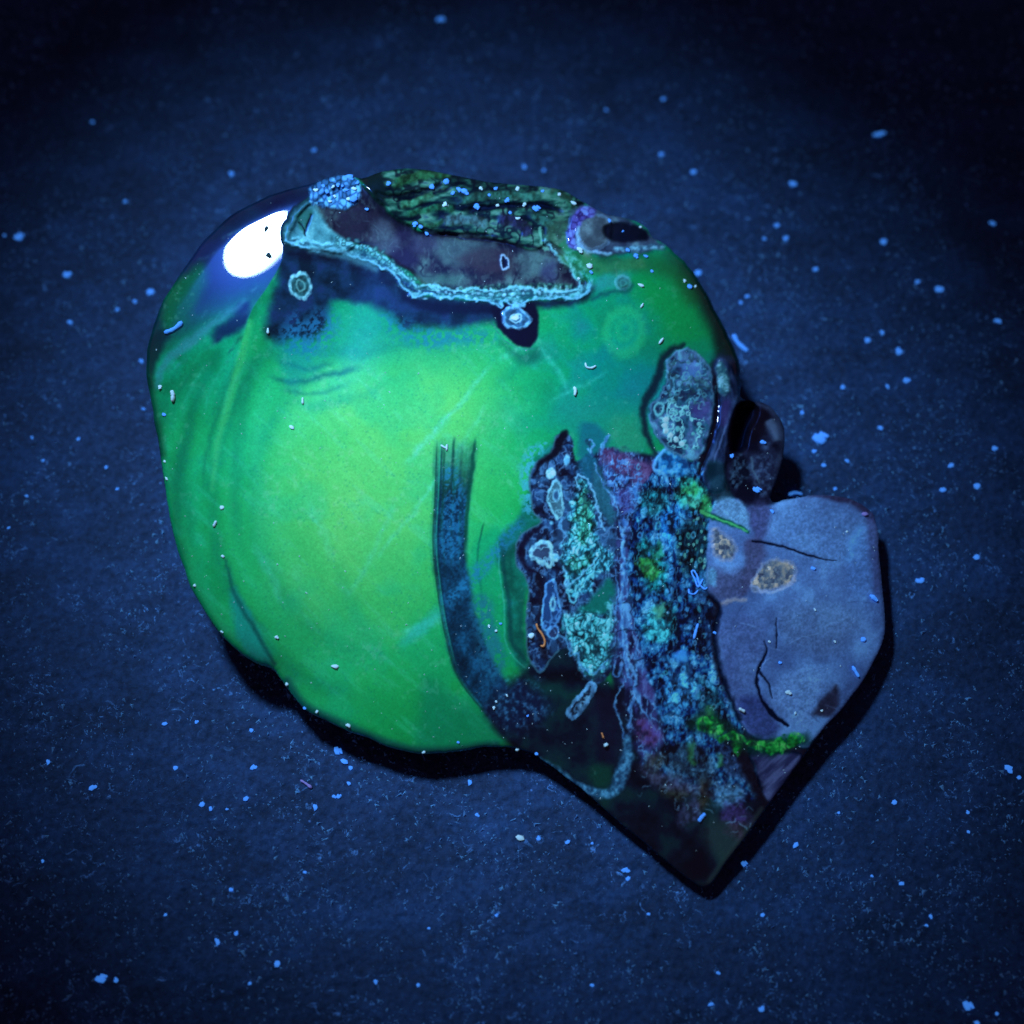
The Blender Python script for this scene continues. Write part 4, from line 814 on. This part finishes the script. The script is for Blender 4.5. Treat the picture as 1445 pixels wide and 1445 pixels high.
def new_obj(name, verts, faces, mat, parent=None, smooth=True):
    me = bpy.data.meshes.new(name)
    me.from_pydata(verts, [], faces); me.update()
    if mat: me.materials.append(mat)
    if smooth: me.polygons.foreach_set('use_smooth', [True] * len(me.polygons))
    o = bpy.data.objects.new(name, me); scene.collection.objects.link(o); o.parent = parent
    return o

# ------------------------------------------------------------------ the table surface
def ground_material():
    m, nt, b = nodes('dark_hide'); N = nt.nodes.new; L = nt.links.new
    tc = N('ShaderNodeTexCoord')
    def noise(scale, detail=4, rough=.55, mapping=None, dist=0):
        n = N('ShaderNodeTexNoise'); n.inputs['Scale'].default_value = scale; n.inputs['Detail'].default_value = detail; n.inputs['Roughness'].default_value = rough; n.inputs['Distortion'].default_value = dist
        if mapping:
            mp = N('ShaderNodeMapping'); mp.inputs['Rotation'].default_value = (0, 0, mapping[0]); mp.inputs['Scale'].default_value = mapping[1]
            L(tc.outputs['Object'], mp.inputs[0]); L(mp.outputs[0], n.inputs['Vector'])
        else: L(tc.outputs['Object'], n.inputs['Vector'])
        return n
    def ramp_(src, p0, p1, c0, c1):
        r = N('ShaderNodeValToRGB'); e = r.color_ramp.elements; e[0].position = p0; e[1].position = p1; e[0].color = (*c0, 1); e[1].color = (*c1, 1); L(src, r.inputs[0]); return r
    def mix(a, b_, f, mode='MIX', fac=None):
        x = N('ShaderNodeMix'); x.data_type = 'RGBA'; x.blend_type = mode
        if fac is not None: x.inputs[0].default_value = fac
        else: L(f, x.inputs[0])
        L(a, x.inputs[6])
        if isinstance(b_, tuple): x.inputs[7].default_value = (*b_, 1)
        else: L(b_, x.inputs[7])
        return x.outputs[2]
    base = ramp_(noise(55, 3).outputs[0], .3, .7, (.010, .034, .098), (.015, .052, .155))
    streak = ramp_(noise(110, 4, .6, (math.radians(-28), (.7, 1.3, 1))).outputs[0], .45, .72, (0, 0, 0), (1, 1, 1))
    c = mix(base.outputs[0], (.018, .068, .21), streak.outputs[0])
    fine = ramp_(noise(1100, 5, .75).outputs[0], .36, .66, (.6, .6, .6), (1.35, 1.35, 1.35))
    c = mix(c, fine.outputs[0], None, 'MULTIPLY', 1)
    # lint and dust too fine to build
    patch = ramp_(noise(95, 4, .6).outputs[0], .44, .62, (.15, .15, .15), (1, 1, 1))
    lint = ramp_(noise(620, 5, .85, None, 1.2).outputs[0], .585, .66, (0, 0, 0), (1, 1, 1))
    x = N('ShaderNodeMath'); x.operation = 'MULTIPLY'; L(patch.outputs[0], x.inputs[0]); L(lint.outputs[0], x.inputs[1])
    c = mix(c, (.12, .40, 1.0), x.outputs[0])
    vo = N('ShaderNodeTexVoronoi'); vo.inputs['Scale'].default_value = 420; L(tc.outputs['Object'], vo.inputs['Vector'])
    sp = ramp_(vo.outputs['Distance'], .03, .09, (1, 1, 1), (0, 0, 0))
    y = N('ShaderNodeMath'); y.operation = 'MULTIPLY'; L(sp.outputs[0], y.inputs[0]); L(patch.outputs[0], y.inputs[1])
    c = mix(c, (.10, .30, .80), y.outputs[0])
    L(c, b.inputs['Base Color'])
    b.inputs['Roughness'].default_value = .7; b.inputs['Specular IOR Level'].default_value = .15
    vg = N('ShaderNodeTexVoronoi'); vg.inputs['Scale'].default_value = 900; L(tc.outputs['Object'], vg.inputs['Vector'])
    bp = N('ShaderNodeBump'); bp.inputs['Strength'].default_value = .5; bp.inputs['Distance'].default_value = .0003
    L(vg.outputs['Distance'], bp.inputs['Height'])
    bp2 = N('ShaderNodeBump'); bp2.inputs['Strength'].default_value = .6; bp2.inputs['Distance'].default_value = .001
    L(noise(240, 5, .6).outputs[0], bp2.inputs['Height']); L(bp.outputs[0], bp2.inputs['Normal'])
    L(bp2.outputs[0], b.inputs['Normal'])
    return m
G = 120
gx_ = np.linspace(-.30, .30, G + 1)
GX, GY = np.meshgrid(gx_, gx_)
GZ = np.full(GX.shape, -.0002)
gv_ = np.stack([GX, GY, GZ], -1).reshape(-1, 3)
ii = (np.arange(G)[:, None] * (G + 1) + np.arange(G)).ravel()
ground = new_obj('ground', gv_.tolist(), np.stack([ii, ii + 1, ii + G + 2, ii + G + 1], 1).tolist(), ground_material())
ground['kind'] = 'structure'; ground['label'] = 'dark blue dusty hide surface under the stone'

# ------------------------------------------------------------------ the stone
root = bpy.data.objects.new('agate_stone', None); scene.collection.objects.link(root)
root.empty_display_size = .01
root.location = (0, 0, 0)
root['label'] = 'polished agate slab glowing green with dark mossy seams and grey matrix corner'
root['category'] = 'stone'

PART_LABELS = {'polished_face': 'glowing green polished chalcedony face', 'side_facet': 'dark glossy side facet with the white lamp reflection', 'brown_cavity': 'brown violet hollow at the top', 'grey_matrix': 'dull grey blue matrix corner',
               'dark_chalcedony': 'near black glassy lower tip', 'speckled_lobe': 'pale speckled lobe', 'moss_seam': 'blue and green mossy seam'}
LABF = LAB[:-1, :-1]
vid = np.arange(NY * NX).reshape(NY, NX)
quads = np.stack([vid[1:, :-1], vid[1:, 1:], vid[:-1, 1:], vid[:-1, :-1]], -1)
Vf = VERT.reshape(-1, 3); Nf = NRM.reshape(-1, 3); Af = ALB.reshape(-1, 3); Rf = RGH.reshape(-1)
for i, nm in enumerate(PART_NAMES):
    sel = fin & (LABF == i)
    if sel.sum() < 6: continue
    qd = quads[sel]
    used, inv = np.unique(qd, return_inverse=True)
    inv = inv.reshape(-1, 4)
    me = bpy.data.meshes.new(nm)
    nv, nf = len(used), len(qd)
    me.vertices.add(nv); me.loops.add(nf * 4); me.polygons.add(nf)
    me.vertices.foreach_set('co', Vf[used].astype(np.float32).ravel())
    me.loops.foreach_set('vertex_index', inv.astype(np.int32).ravel())
    me.polygons.foreach_set('loop_start', np.arange(0, nf * 4, 4, dtype=np.int32))
    me.update(calc_edges=True)
    me.polygons.foreach_set('use_smooth', np.ones(nf, bool))
    ca = me.attributes.new('mineral', 'FLOAT_COLOR', 'POINT')
    ca.data.foreach_set('color', np.concatenate([Af[used], np.ones((nv, 1))], 1).astype(np.float32).ravel())
    ga = me.attributes.new('gloss', 'FLOAT', 'POINT'); ga.data.foreach_set('value', Rf[used].astype(np.float32))
    me.normals_split_custom_set_from_vertices(Nf[used].astype(np.float32).tolist())
    me.materials.append(STONE)
    o = bpy.data.objects.new(nm, me); scene.collection.objects.link(o); o.parent = root
    if nm in PART_LABELS: o['label'] = PART_LABELS[nm]

# underside: undercut walls down to the table
oz = height_at(OUT[:, 0], OUT[:, 1])
inner_px = OUT.copy()
rimP = px_to_world(OUT[:, 0], OUT[:, 1], oz)
tan = np.roll(rimP, -3, 0) - np.roll(rimP, 3, 0)
nrm2 = np.stack([tan[:, 1], -tan[:, 0]], 1); nrm2 /= np.linalg.norm(nrm2, axis=1, keepdims=True)
area = np.sum(rimP[:, 0] * np.roll(rimP[:, 1], -1) - np.roll(rimP[:, 0], -1) * rimP[:, 1])
if area < 0: nrm2 = -nrm2
for _ in range(6): nrm2 = (np.roll(nrm2, 1, 0) + nrm2 * 2 + np.roll(nrm2, -1, 0)) / 4
inset = np.minimum(oz * (.35 + .75 * np.clip(-nrm2[:, 1], 0, 1)), .009)
rings = []
for f, k in ((0.0, 1.0), (.05, .90), (.35, .6), (.75, .28), (1.0, 0.0)):
    P = rimP.copy(); P[:, :2] -= nrm2 * (inset * f)[:, None]; P[:, 2] = rimP[:, 2] * k - (.0006 if k == 0 else 0)
    if f == 0: P[:, 2] -= .00002
    rings.append(P)
n = len(OUT); vv = np.concatenate(rings).tolist(); ff = []
for r in range(len(rings) - 1):
    for i in range(n):
        a, b = r * n + i, r * n + (i + 1) % n
        ff.append((a, b, b + n, a + n) if area > 0 else (b, a, a + n, b + n))
ff.append(tuple(range((len(rings) - 1) * n, len(rings) * n)))
under = new_obj('underside', vv, ff, simple('dark_rind', (.012, .014, .02), .5, .4, 700), root)

# ------------------------------------------------------------------ dust and lint
DUST = simple('fluorescent_dust', (.05, .26, 1.0), .8, 0, 6000, .2, .6)
DUSTW = simple('pale_lint', (.45, .78, 1.0), .8, 0, 6000, .1, .12)
DUSTV = simple('violet_lint', (.34, .30, .80), .8, 0, 6000, .2)
ORANGE = simple('orange_fibre', (.75, .30, .10), .7, 0, 6000, .2)

def grain_mesh(seed, rx, ry, rz):
    """a crumb: two or three lumpy lobes"""
    r = random.Random(seed)
    t = (1 + 5 ** .5) / 2
    V = [(-1, t, 0), (1, t, 0), (-1, -t, 0), (1, -t, 0), (0, -1, t), (0, 1, t), (0, -1, -t), (0, 1, -t), (t, 0, -1), (t, 0, 1), (-t, 0, -1), (-t, 0, 1)]
    F = [(0, 11, 5), (0, 5, 1), (0, 1, 7), (0, 7, 10), (0, 10, 11), (1, 5, 9), (5, 11, 4), (11, 10, 2), (10, 7, 6), (7, 1, 8), (3, 9, 4), (3, 4, 2), (3, 2, 6), (3, 6, 8), (3, 8, 9), (4, 9, 5), (2, 4, 11), (6, 2, 10), (8, 6, 7), (9, 8, 1)]
    out = []; fo = []
    for lobe in range(r.choice((1, 2, 2, 3))):
        ox, oy = (0, 0) if lobe == 0 else (r.uniform(-.8, .8), r.uniform(-.8, .8)); k0 = 1 if lobe == 0 else r.uniform(.35, .7)
        b = len(out)
        for v in V:
            k = r.uniform(.5, 1.2) / 1.9 * k0
            out.append((v[0] * k * rx + ox, v[1] * k * ry + oy, v[2] * k * rz))
        fo += [tuple(i + b for i in f) for f in F]
    return out, fo

def tube_mesh(pts, rad, sides=6):
    P = [Vector(p) for p in pts]; V = []; F = []
    for i, p in enumerate(P):
        d = (P[min(i + 1, len(P) - 1)] - P[max(i - 1, 0)]).normalized()
        a = d.cross(Vector((0, 0, 1)))
        if a.length < 1e-6: a = Vector((1, 0, 0))
        a.normalize(); b = d.cross(a)
        k = rad * (.55 if i in (0, len(P) - 1) else random.uniform(.7, 1.15))
        for s in range(sides):
            t = 2 * math.pi * s / sides
            V.append(tuple(p + (a * math.cos(t) + b * math.sin(t)) * k))
    for i in range(len(P) - 1):
        for s in range(sides):
            F.append((i * sides + s, i * sides + (s + 1) % sides, (i + 1) * sides + (s + 1) % sides, (i + 1) * sides + s))
    F.append(tuple(range(sides))[::-1]); F.append(tuple(range((len(P) - 1) * sides, len(P) * sides)))
    return V, F

PXM = SPAN / 1445
GRAINS = [grain_mesh(k, 1, 1, .8) for k in range(10)]
def gmesh(k, mat):
    me = bpy.data.meshes.new('dust_grain'); me.from_pydata(GRAINS[k][0], [], GRAINS[k][1]); me.update(); me.materials.append(mat)
    me.polygons.foreach_set('use_smooth', [True] * len(me.polygons)); return me
GM = {(k, m.name): gmesh(k, m) for k in range(10) for m in (DUST, DUSTW, DUSTV)}
ONES = 'first second third fourth fifth sixth seventh eighth ninth tenth eleventh twelfth thirteenth fourteenth fifteenth sixteenth seventeenth eighteenth nineteenth twentieth'.split()
def ordinal(k):
    if k < 20: return ONES[k]
    t = {2: 'twenty', 3: 'thirty', 4: 'forty', 5: 'fifty'}[(k + 1) // 10]
    return {'twenty': 'twentieth', 'thirty': 'thirtieth', 'forty': 'fortieth', 'fifty': 'fiftieth'}[t] if (k + 1) % 10 == 0 else t + '-' + ONES[(k + 1) % 10 - 1]
def zone(x, y):
    if y < 235: return 'above the stone' if x > 300 else 'in the dark upper left corner'
    if y < 470: return 'left of the lamp reflection' if x < 400 else 'right of the black pit'
    if y < 1000: return 'left of the green face' if x < 500 else ('right of the dark knob' if y < 705 else 'right of the grey matrix')
    return 'below left of the green face' if x < 460 else ('straight below the stone' if x < 950 else 'below right of the dark tip')
def ranked(items, zone_of, text):
    groups = {}
    for it in items: groups.setdefault(zone_of(it[0], it[1]), []).append(it)
    for z, its in groups.items():
        for k, it in enumerate(sorted(its)): yield it, text.format(zone=z, rank=ordinal(k))
cnt = 0
def grain(px, py, size, aspect=1, ang=0, mat=DUST, on_stone=False, label=None, group=None):
    global cnt; cnt += 1
    z = float(height_at(px, py)) if on_stone else -.0002
    s = size * PXM / 2
    o = bpy.data.objects.new('dust_grain', GM[(cnt % 10, mat.name)]); scene.collection.objects.link(o)
    p = px_to_world(px, py, z + s * .25)
    o.location = p; o.scale = (s * aspect, s, s * .5); o.rotation_euler = (0, 0, -math.radians(ang))
    o['label'] = label; o['category'] = 'dust'
    if group: o['group'] = group
    return o

def fibre(pts, width, mat, label, on_stone=True, name='lint_fibre', group=None):
    P = catmull(pts, False, 4); w = width * PXM / 2
    z = height_at(P[:, 0], P[:, 1]).max() if on_stone else -.0002
    zz = (height_at(P[:, 0], P[:, 1]) if on_stone else np.full(len(P), -.0002)) + w * .8
    W = px_to_world(P[:, 0], P[:, 1], zz)
    org = W[0].copy()
    V, F = tube_mesh((W - org).tolist(), w)
    o = new_obj(name, V, F, mat); o.location = org
    o['label'] = label; o['category'] = 'fibre'
    if group: o['group'] = group
    return o

# single pieces that can be told apart
fibre([(242, 551), (244, 558), (243, 566)], 6.5, DUSTW, 'stubby white lint piece at the left edge of the green face')
fibre([(232, 469), (245, 464), (257, 454)], 6.5, DUST, 'pale blue lint rod on the dark left facet')
fibre([(427, 561), (427, 570)], 3.5, DUSTW, 'thin upright lint piece below the left eye spot')
grain(411, 603, 7, 1.3, 40, DUSTW, True, 'small white crumb on upper left green face')
fibre([(622, 628), (629, 632), (631, 627), (630, 636)], 2.6, DUSTW, 'forked white lint piece at the top of the dark band')
fibre([(810, 546), (812, 551), (811, 558)], 5, DUSTW, 'bright white lint piece above the plume')
fibre([(826, 512), (828, 518), (835, 519), (841, 516)], 3.2, DUSTW, 'bent V shaped white lint left of the speckled lobe')
fibre([(930, 485), (936, 477)], 3.4, DUSTW, 'short slanting lint above the speckled lobe')
fibre([(904, 434), (908, 428)], 3, DUSTW, 'tiny slanting lint right of the faint ring')
grain(904, 402, 7, 1.4, 20, DUSTW, True, 'white crumb beside the ring at upper right edge')
grain(750, 896, 9, 1.3, -40, DUSTW, True, 'bright blue white crumb in the dark lower plume basin')
fibre([(757, 880), (759, 887), (765, 895), (769, 905), (767, 912), (763, 911)], 3.2, ORANGE, 'curled orange fibre beside the bright crumb in the plume')
fibre([(992, 817), (985, 828), (981, 818), (976, 808), (979, 805), (984, 813), (987, 824), (994, 831), (998, 829)], 2.6, DUST, 'looped bright blue fibre on the moss seam')
fibre([(985, 833), (980, 838), (973, 837), (972, 831)], 2.6, DUST, 'hooked blue fibre under the looped fibre')
fibre([(985, 880), (982, 890), (979, 901)], 3.4, DUST, 'straight upright blue fibre on the moss seam')
fibre([(986, 1159), (990, 1153), (995, 1148)], 5.5, DUST, 'blue wedge shaped lint near the dark lower tip')
fibre([(1043, 1000), (1047, 1002), (1051, 1004)], 5.5, DUSTW, 'white blue crumb rod at lower left of the grey matrix')
fibre([(1203, 940), (1207, 947), (1212, 955)], 5, DUST, 'slanting blue lint near the right sawn edge')
grain(1112, 977, 8, 1.2, 0, DUSTW, True, 'pale crumb in the middle of the lower grey matrix')
grain(1218, 902, 7, 1.2, 0, DUST, True, 'pale blue crumb near the right matrix corner')
fibre([(1228, 840), (1234, 844), (1238, 848)], 6, DUST, 'bright blue lint clump on the right matrix rim')
grain(1147, 802, 7, 1.3, 0, DUST, True, 'blue crumb under the matrix crack')
grain(1090, 722, 6, 1.2, 30, DUST, True, 'blue crumb left of the matrix top')
grain(1076, 624, 9, 1.1, 0, DUST, True, 'blue crumb inside the dark knob')
grain(1066, 691, 9, 1.6, 20, DUST, True, 'elongated blue crumb below the dark knob')
grain(1032, 644, 7, 1.0, 0, DUST, True, 'blue crumb left of the knob hollow')
grain(1220, 726, 9, 1.2, 0, DUSTV, True, 'pale violet crumb on the upper right matrix corner')
fibre([(854, 1049), (856, 1053)], 7, DUSTW, 'bright crumb in the dark tip left of the pale crust vein')
fibre([(849, 1034), (852, 1042)], 3, ORANGE, 'orange fleck above the crumb in the dark tip')
grain(472, 940, 8, 1.4, 0, DUSTW, True, 'white crumb on lower left green face')
grain(405, 965, 6, 1, 0, DUSTW, True, 'white crumb at lower left rim of the green face')
grain(390, 899, 6, 1, 0, DUSTW, True, 'small crumb above the lower left notch')
fibre([(305, 735), (301, 743)], 4, DUSTW, 'slanting lint speck on left green face')
grain(313, 716, 6, 1.1, 0, DUSTW, True, 'upper round crumb on left green face')
grain(314, 785, 6, 1, 0, DUSTW, True, 'lower round crumb on left green face')
fibre([(378, 463), (378, 471)], 3.6, DUSTW, 'thin upright lint left under the eye spot')
grain(1009, 893, 5, 1, 0, DUST, True, 'faint blue crumb at matrix left border')
fibre([(1035, 472), (1040, 482), (1048, 490), (1055, 495)], 7, DUST, 'knotted bright blue lint just right of the upper right rim', on_stone=False)
fibre([(1113, 698), (1122, 695), (1132, 697)], 4.5, DUST, 'bent bright blue fibre behind the grey matrix', on_stone=False)
grain(1125, 703, 5, 1, 0, DUST, False, 'blue crumb under the bent fibre behind the matrix')
grain(1155, 619, 20, 1.2, 10, DUST, False, 'largest blocky blue crumb right of the knob')
fibre([(424, 1101), (432, 1106), (440, 1112)], 4.5, DUSTV, 'violet fibre on the surface below the green face', on_stone=False)
grain(1297, 820, 9, 1.7, 0, DUST, False, 'long blue crumb right of the matrix')
grain(733, 1183, 11, 1.3, 20, DUSTW, False, 'brightest white grain below the stone')
DARK = simple('dark_crumb', (.004, .03, .04), .9, 0, 6000, .2)
GM.update({(k, DARK.name): gmesh(k, DARK) for k in range(10)})
grain(375, 323, 7, 1.5, -70, DARK, True, 'upper dark crumb in the white lamp reflection')
grain(380, 360, 8, 1.5, 40, DARK, True, 'lower dark crumb in the white lamp reflection')
# bright grains along the back ledge and in the tuft
TOP = [(456, 262, 5), (446, 268, 7), (461, 270, 9), (470, 263, 6), (477, 260, 6), (493, 250, 13), (500, 266, 8), (499, 280, 10), (491, 281, 7), (483, 262, 5), (518, 295, 7), (465, 284, 5), (489, 268, 6), (472, 276, 5), (504, 258, 6), (549, 258, 7), (609, 264, 10), (630, 256, 9), (639, 272, 8), (655, 270, 12), (648, 268, 8), (628, 288, 8), (672, 290, 9), (700, 266, 7), (730, 266, 9), (716, 282, 8), (740, 288, 8),
       (755, 294, 10), (730, 308, 6), (586, 315, 8), (593, 320, 8), (602, 329, 7), (789, 274, 7), (809, 286, 8), (817, 393, 5), (832, 375, 9), (834, 384, 6), (818, 352, 9), (860, 312, 6), (897, 360, 8), (885, 352, 6), (911, 361, 6), (904, 320, 5), (879, 326, 4), (920, 383, 6), (966, 396, 6), (973, 404, 7), (981, 404, 5), (702, 290, 6), (690, 275, 6), (678, 265, 6), (765, 270, 5), (720, 300, 5)]
for (x, y, s), lab in ranked(TOP, lambda x, y: 'blue crystal tuft' if x < 525 else ('back ledge' if x < 800 and y < 340 else 'upper right crust'), 'bright blue dust grain on the {zone}, {rank} from the left'):
    grain(x, y, s, random.uniform(.9, 1.3), random.uniform(0, 180), DUST if random.random() < .65 else DUSTW, True, lab, 'dust grains on the top of the stone')
RIMD = [(200, 510, 8), (202, 577, 6), (232, 651, 5), (235, 675, 5), (275, 826, 5), (313, 891, 5), (430, 999, 5), (447, 1004, 6), (492, 1024, 7), (598, 1061, 6), (646, 1047, 4), (730, 1057, 6), (757, 1064, 6), (700, 990, 4), (697, 998, 5), (231, 585, 6), (226, 545, 6), (706, 880, 4), (690, 883, 4), (745, 1010, 4), (715, 981, 4), (1160, 1003, 5), (1085, 905, 4), (1150, 860, 4), (1100, 935, 5), (1178, 905, 4), (1195, 750, 4), (1122, 1006, 4), (700, 890, 4)]
for (x, y, s), lab in ranked(RIMD, lambda x, y: 'left rim' if x < 330 else ('lower rim' if y > 995 and x < 760 else ('grey matrix' if x > 1000 else 'dark band')), 'tiny pale speck by the {zone}, {rank} from the left'):
    grain(x, y, s, random.uniform(.9, 1.3), random.uniform(0, 180), DUSTW if random.random() < .6 else DUST, SDF[min(NY - 1, max(0, int((y - ys[0]) / STEP))), min(NX - 1, max(0, int((x - xs[0]) / STEP)))] < 2, lab, 'tiny dust specks about the stone')
GD = [(623, 27, 15, 1.3), (1118, 260, 12, 1.2), (1247, 340, 16, 1.2), (1150, 380, 10, 1), (932, 218, 9, 1), (978, 243, 11, 1), (935, 140, 8, 1), (855, 155, 8, 1), (443, 212, 10, 1), (327, 246, 10, 1), (93, 388, 13, 1.2), (98, 455, 11, 1.2), (25, 335, 13, 1.2), (6, 332, 8, 1), (190, 425, 9, 1), (212, 412, 10, 1.2), (165, 437, 9, 1),
      (177, 284, 9, 1), (130, 172, 7, 1), (1190, 546, 11, 1), (1278, 537, 12, 1), (1242, 604, 11, 1), (1148, 637, 9, 1), (1132, 583, 9, 1), (1224, 480, 11, 1.1), (1245, 470, 11, 1), (1269, 497, 11, 1), (1252, 545, 9, 1.2), (1341, 657, 11, 1.2), (1379, 685, 10, 1.2), (1330, 692, 9, 1.2), (1403, 633, 10, 1), (1409, 453, 9, 1.3), (1378, 786, 10, 1), (1162, 657, 9, 1.2), (1178, 690, 9, 1),
      (130, 1112, 11, 1.2), (347, 1128, 10, 1.1), (297, 1141, 10, 1.1), (285, 1135, 8, 1), (320, 1142, 6, 1), (391, 1360, 11, 1), (164, 1384, 10, 1), (141, 1382, 11, 1.4), (352, 1388, 8, 1), (60, 1215, 8, 1), (248, 1083, 9, 1.2), (232, 1022, 8, 1.3), (277, 1019, 6, 1), (357, 1083, 8, 1.2), (355, 1030, 7, 1), (68, 1076, 8, 1), (760, 1184, 8, 1), (801, 1189, 9, 1.3), (836, 1190, 6, 1),
      (882, 1228, 8, 1.4), (886, 1240, 7, 1.5), (915, 1290, 8, 1), (1122, 1193, 10, 1.3), (1049, 1219, 8, 1), (1272, 1247, 10, 1.1), (1423, 1084, 11, 1.2), (1438, 1097, 6, 1), (1366, 1147, 8, 1), (1366, 1174, 6, 1), (1313, 1293, 8, 1), (1308, 1306, 6, 1), (1262, 1132, 8, 1), (1364, 1419, 12, 1.2), (1407, 1430, 8, 1), (1378, 1443, 9, 1), (1013, 1373, 8, 1), (1074, 1425, 9, 1.2), (1076, 1292, 8, 1), (1004, 1417, 8, 1.3),
      (475, 1059, 10, 1.3), (485, 1075, 13, 1.4), (495, 1083, 8, 1), (445, 1140, 8, 1), (477, 1124, 8, 1), (492, 1105, 8, 1), (471, 1124, 7, 1), (673, 1150, 9, 1), (663, 1105, 8, 1), (530, 1385, 9, 1), (590, 1390, 7, 1), (605, 1310, 6, 1), (233, 1291, 7, 1), (325, 1255, 7, 1), (430, 1231, 8, 1), (307, 1330, 8, 1.3), (333, 1318, 7, 1), (740, 235, 11, 1), (768, 240, 9, 1), (985, 385, 11, 1), (1045, 427, 8, 1), (1055, 418, 7, 1), (1108, 337, 9, 1), (1095, 318, 8, 1),
      (1078, 337, 8, 1), (45, 617, 6, 1), (38, 700, 6, 1.3), (165, 690, 6, 1), (12, 745, 6, 1.4), (60, 650, 5, 1), (300, 398, 6, 1), (1195, 650, 6, 1.3), (1400, 315, 9, 1.4), (1240, 190, 10, 2.4), (1294, 398, 9, 1.2), (1325, 408, 10, 1.5), (150, 660, 7, 1), (110, 620, 6, 1), (835, 1390, 6, 1), (700, 1292, 6, 1), (1184, 1147, 6, 1), (1230, 1236, 6, 1)]
for (x, y, s, a), lab in ranked(GD, zone, 'blue dust grain {zone}, {rank} from the left'):
    grain(x, y, s * random.uniform(.72, 1.12), a, random.uniform(-60, 60), DUST, False, lab, 'dust grains on the dark surface')

# fine dust, beyond counting
def fine_dust(name, count, stone):
    V = []; F = []
    r = np.random.default_rng(5 if stone else 6)
    k = 0
    while k < count:
        if stone:
            x, y = r.uniform(210, 1245), r.uniform(245, 1245)
            j, i = int((y - ys[0]) / STEP), int((x - xs[0]) / STEP)
            if SDF[j, i] > -6: continue
            if r.random() > .35 and not (640 < x < 800 and 850 < y < 1060): continue
            z = float(height_at(x, y)); s = r.uniform(.5, 1.3)
        else:
            x, y = r.uniform(-60, 1505), r.uniform(-60, 1505)
            if vnoise(np.array(x / 60.), np.array(y / 60.), 3) + .6 * vnoise(np.array(x / 17.), np.array(y / 17.), 9) < .62 + .35 * r.random(): continue
            z = -.0002; s = min(3.8, 1.1 + r.exponential(.6))
        w = px_to_world(x, y, z); s *= PXM
        a = r.uniform(0, 6.28); asp = r.uniform(1, 2.4)
        P = np.array([(asp, 0, 0), (-.5, .8, 0), (-.6, -.8, 0), (0, 0, 1.0), (0, 0, -.4)]) * s * r.uniform(.7, 1.2, (5, 1))
        ca, sa = math.cos(a), math.sin(a)
        P = np.stack([P[:, 0] * ca - P[:, 1] * sa, P[:, 0] * sa + P[:, 1] * ca, P[:, 2]], 1) + w
        b = len(V); V += P.tolist()
        F += [(b, b + 1, b + 3), (b + 1, b + 2, b + 3), (b + 2, b, b + 3), (b + 1, b, b + 4), (b + 2, b + 1, b + 4), (b, b + 2, b + 4)]
        k += 1
    o = new_obj(name, V, F, simple('fine_lint', (.10, .34, 1.0), .9, 0, 900, .6) if not stone else DUSTW, None, False)
    o['kind'] = 'stuff'; o['category'] = 'dust'
    return o
fd = fine_dust('fine_dust', 15000, False); fd['label'] = 'fine blue dust strewn over the dark surface'
fs = fine_dust('fine_dust', 420, True); fs['label'] = 'finest pale dust film specks on the polished stone'
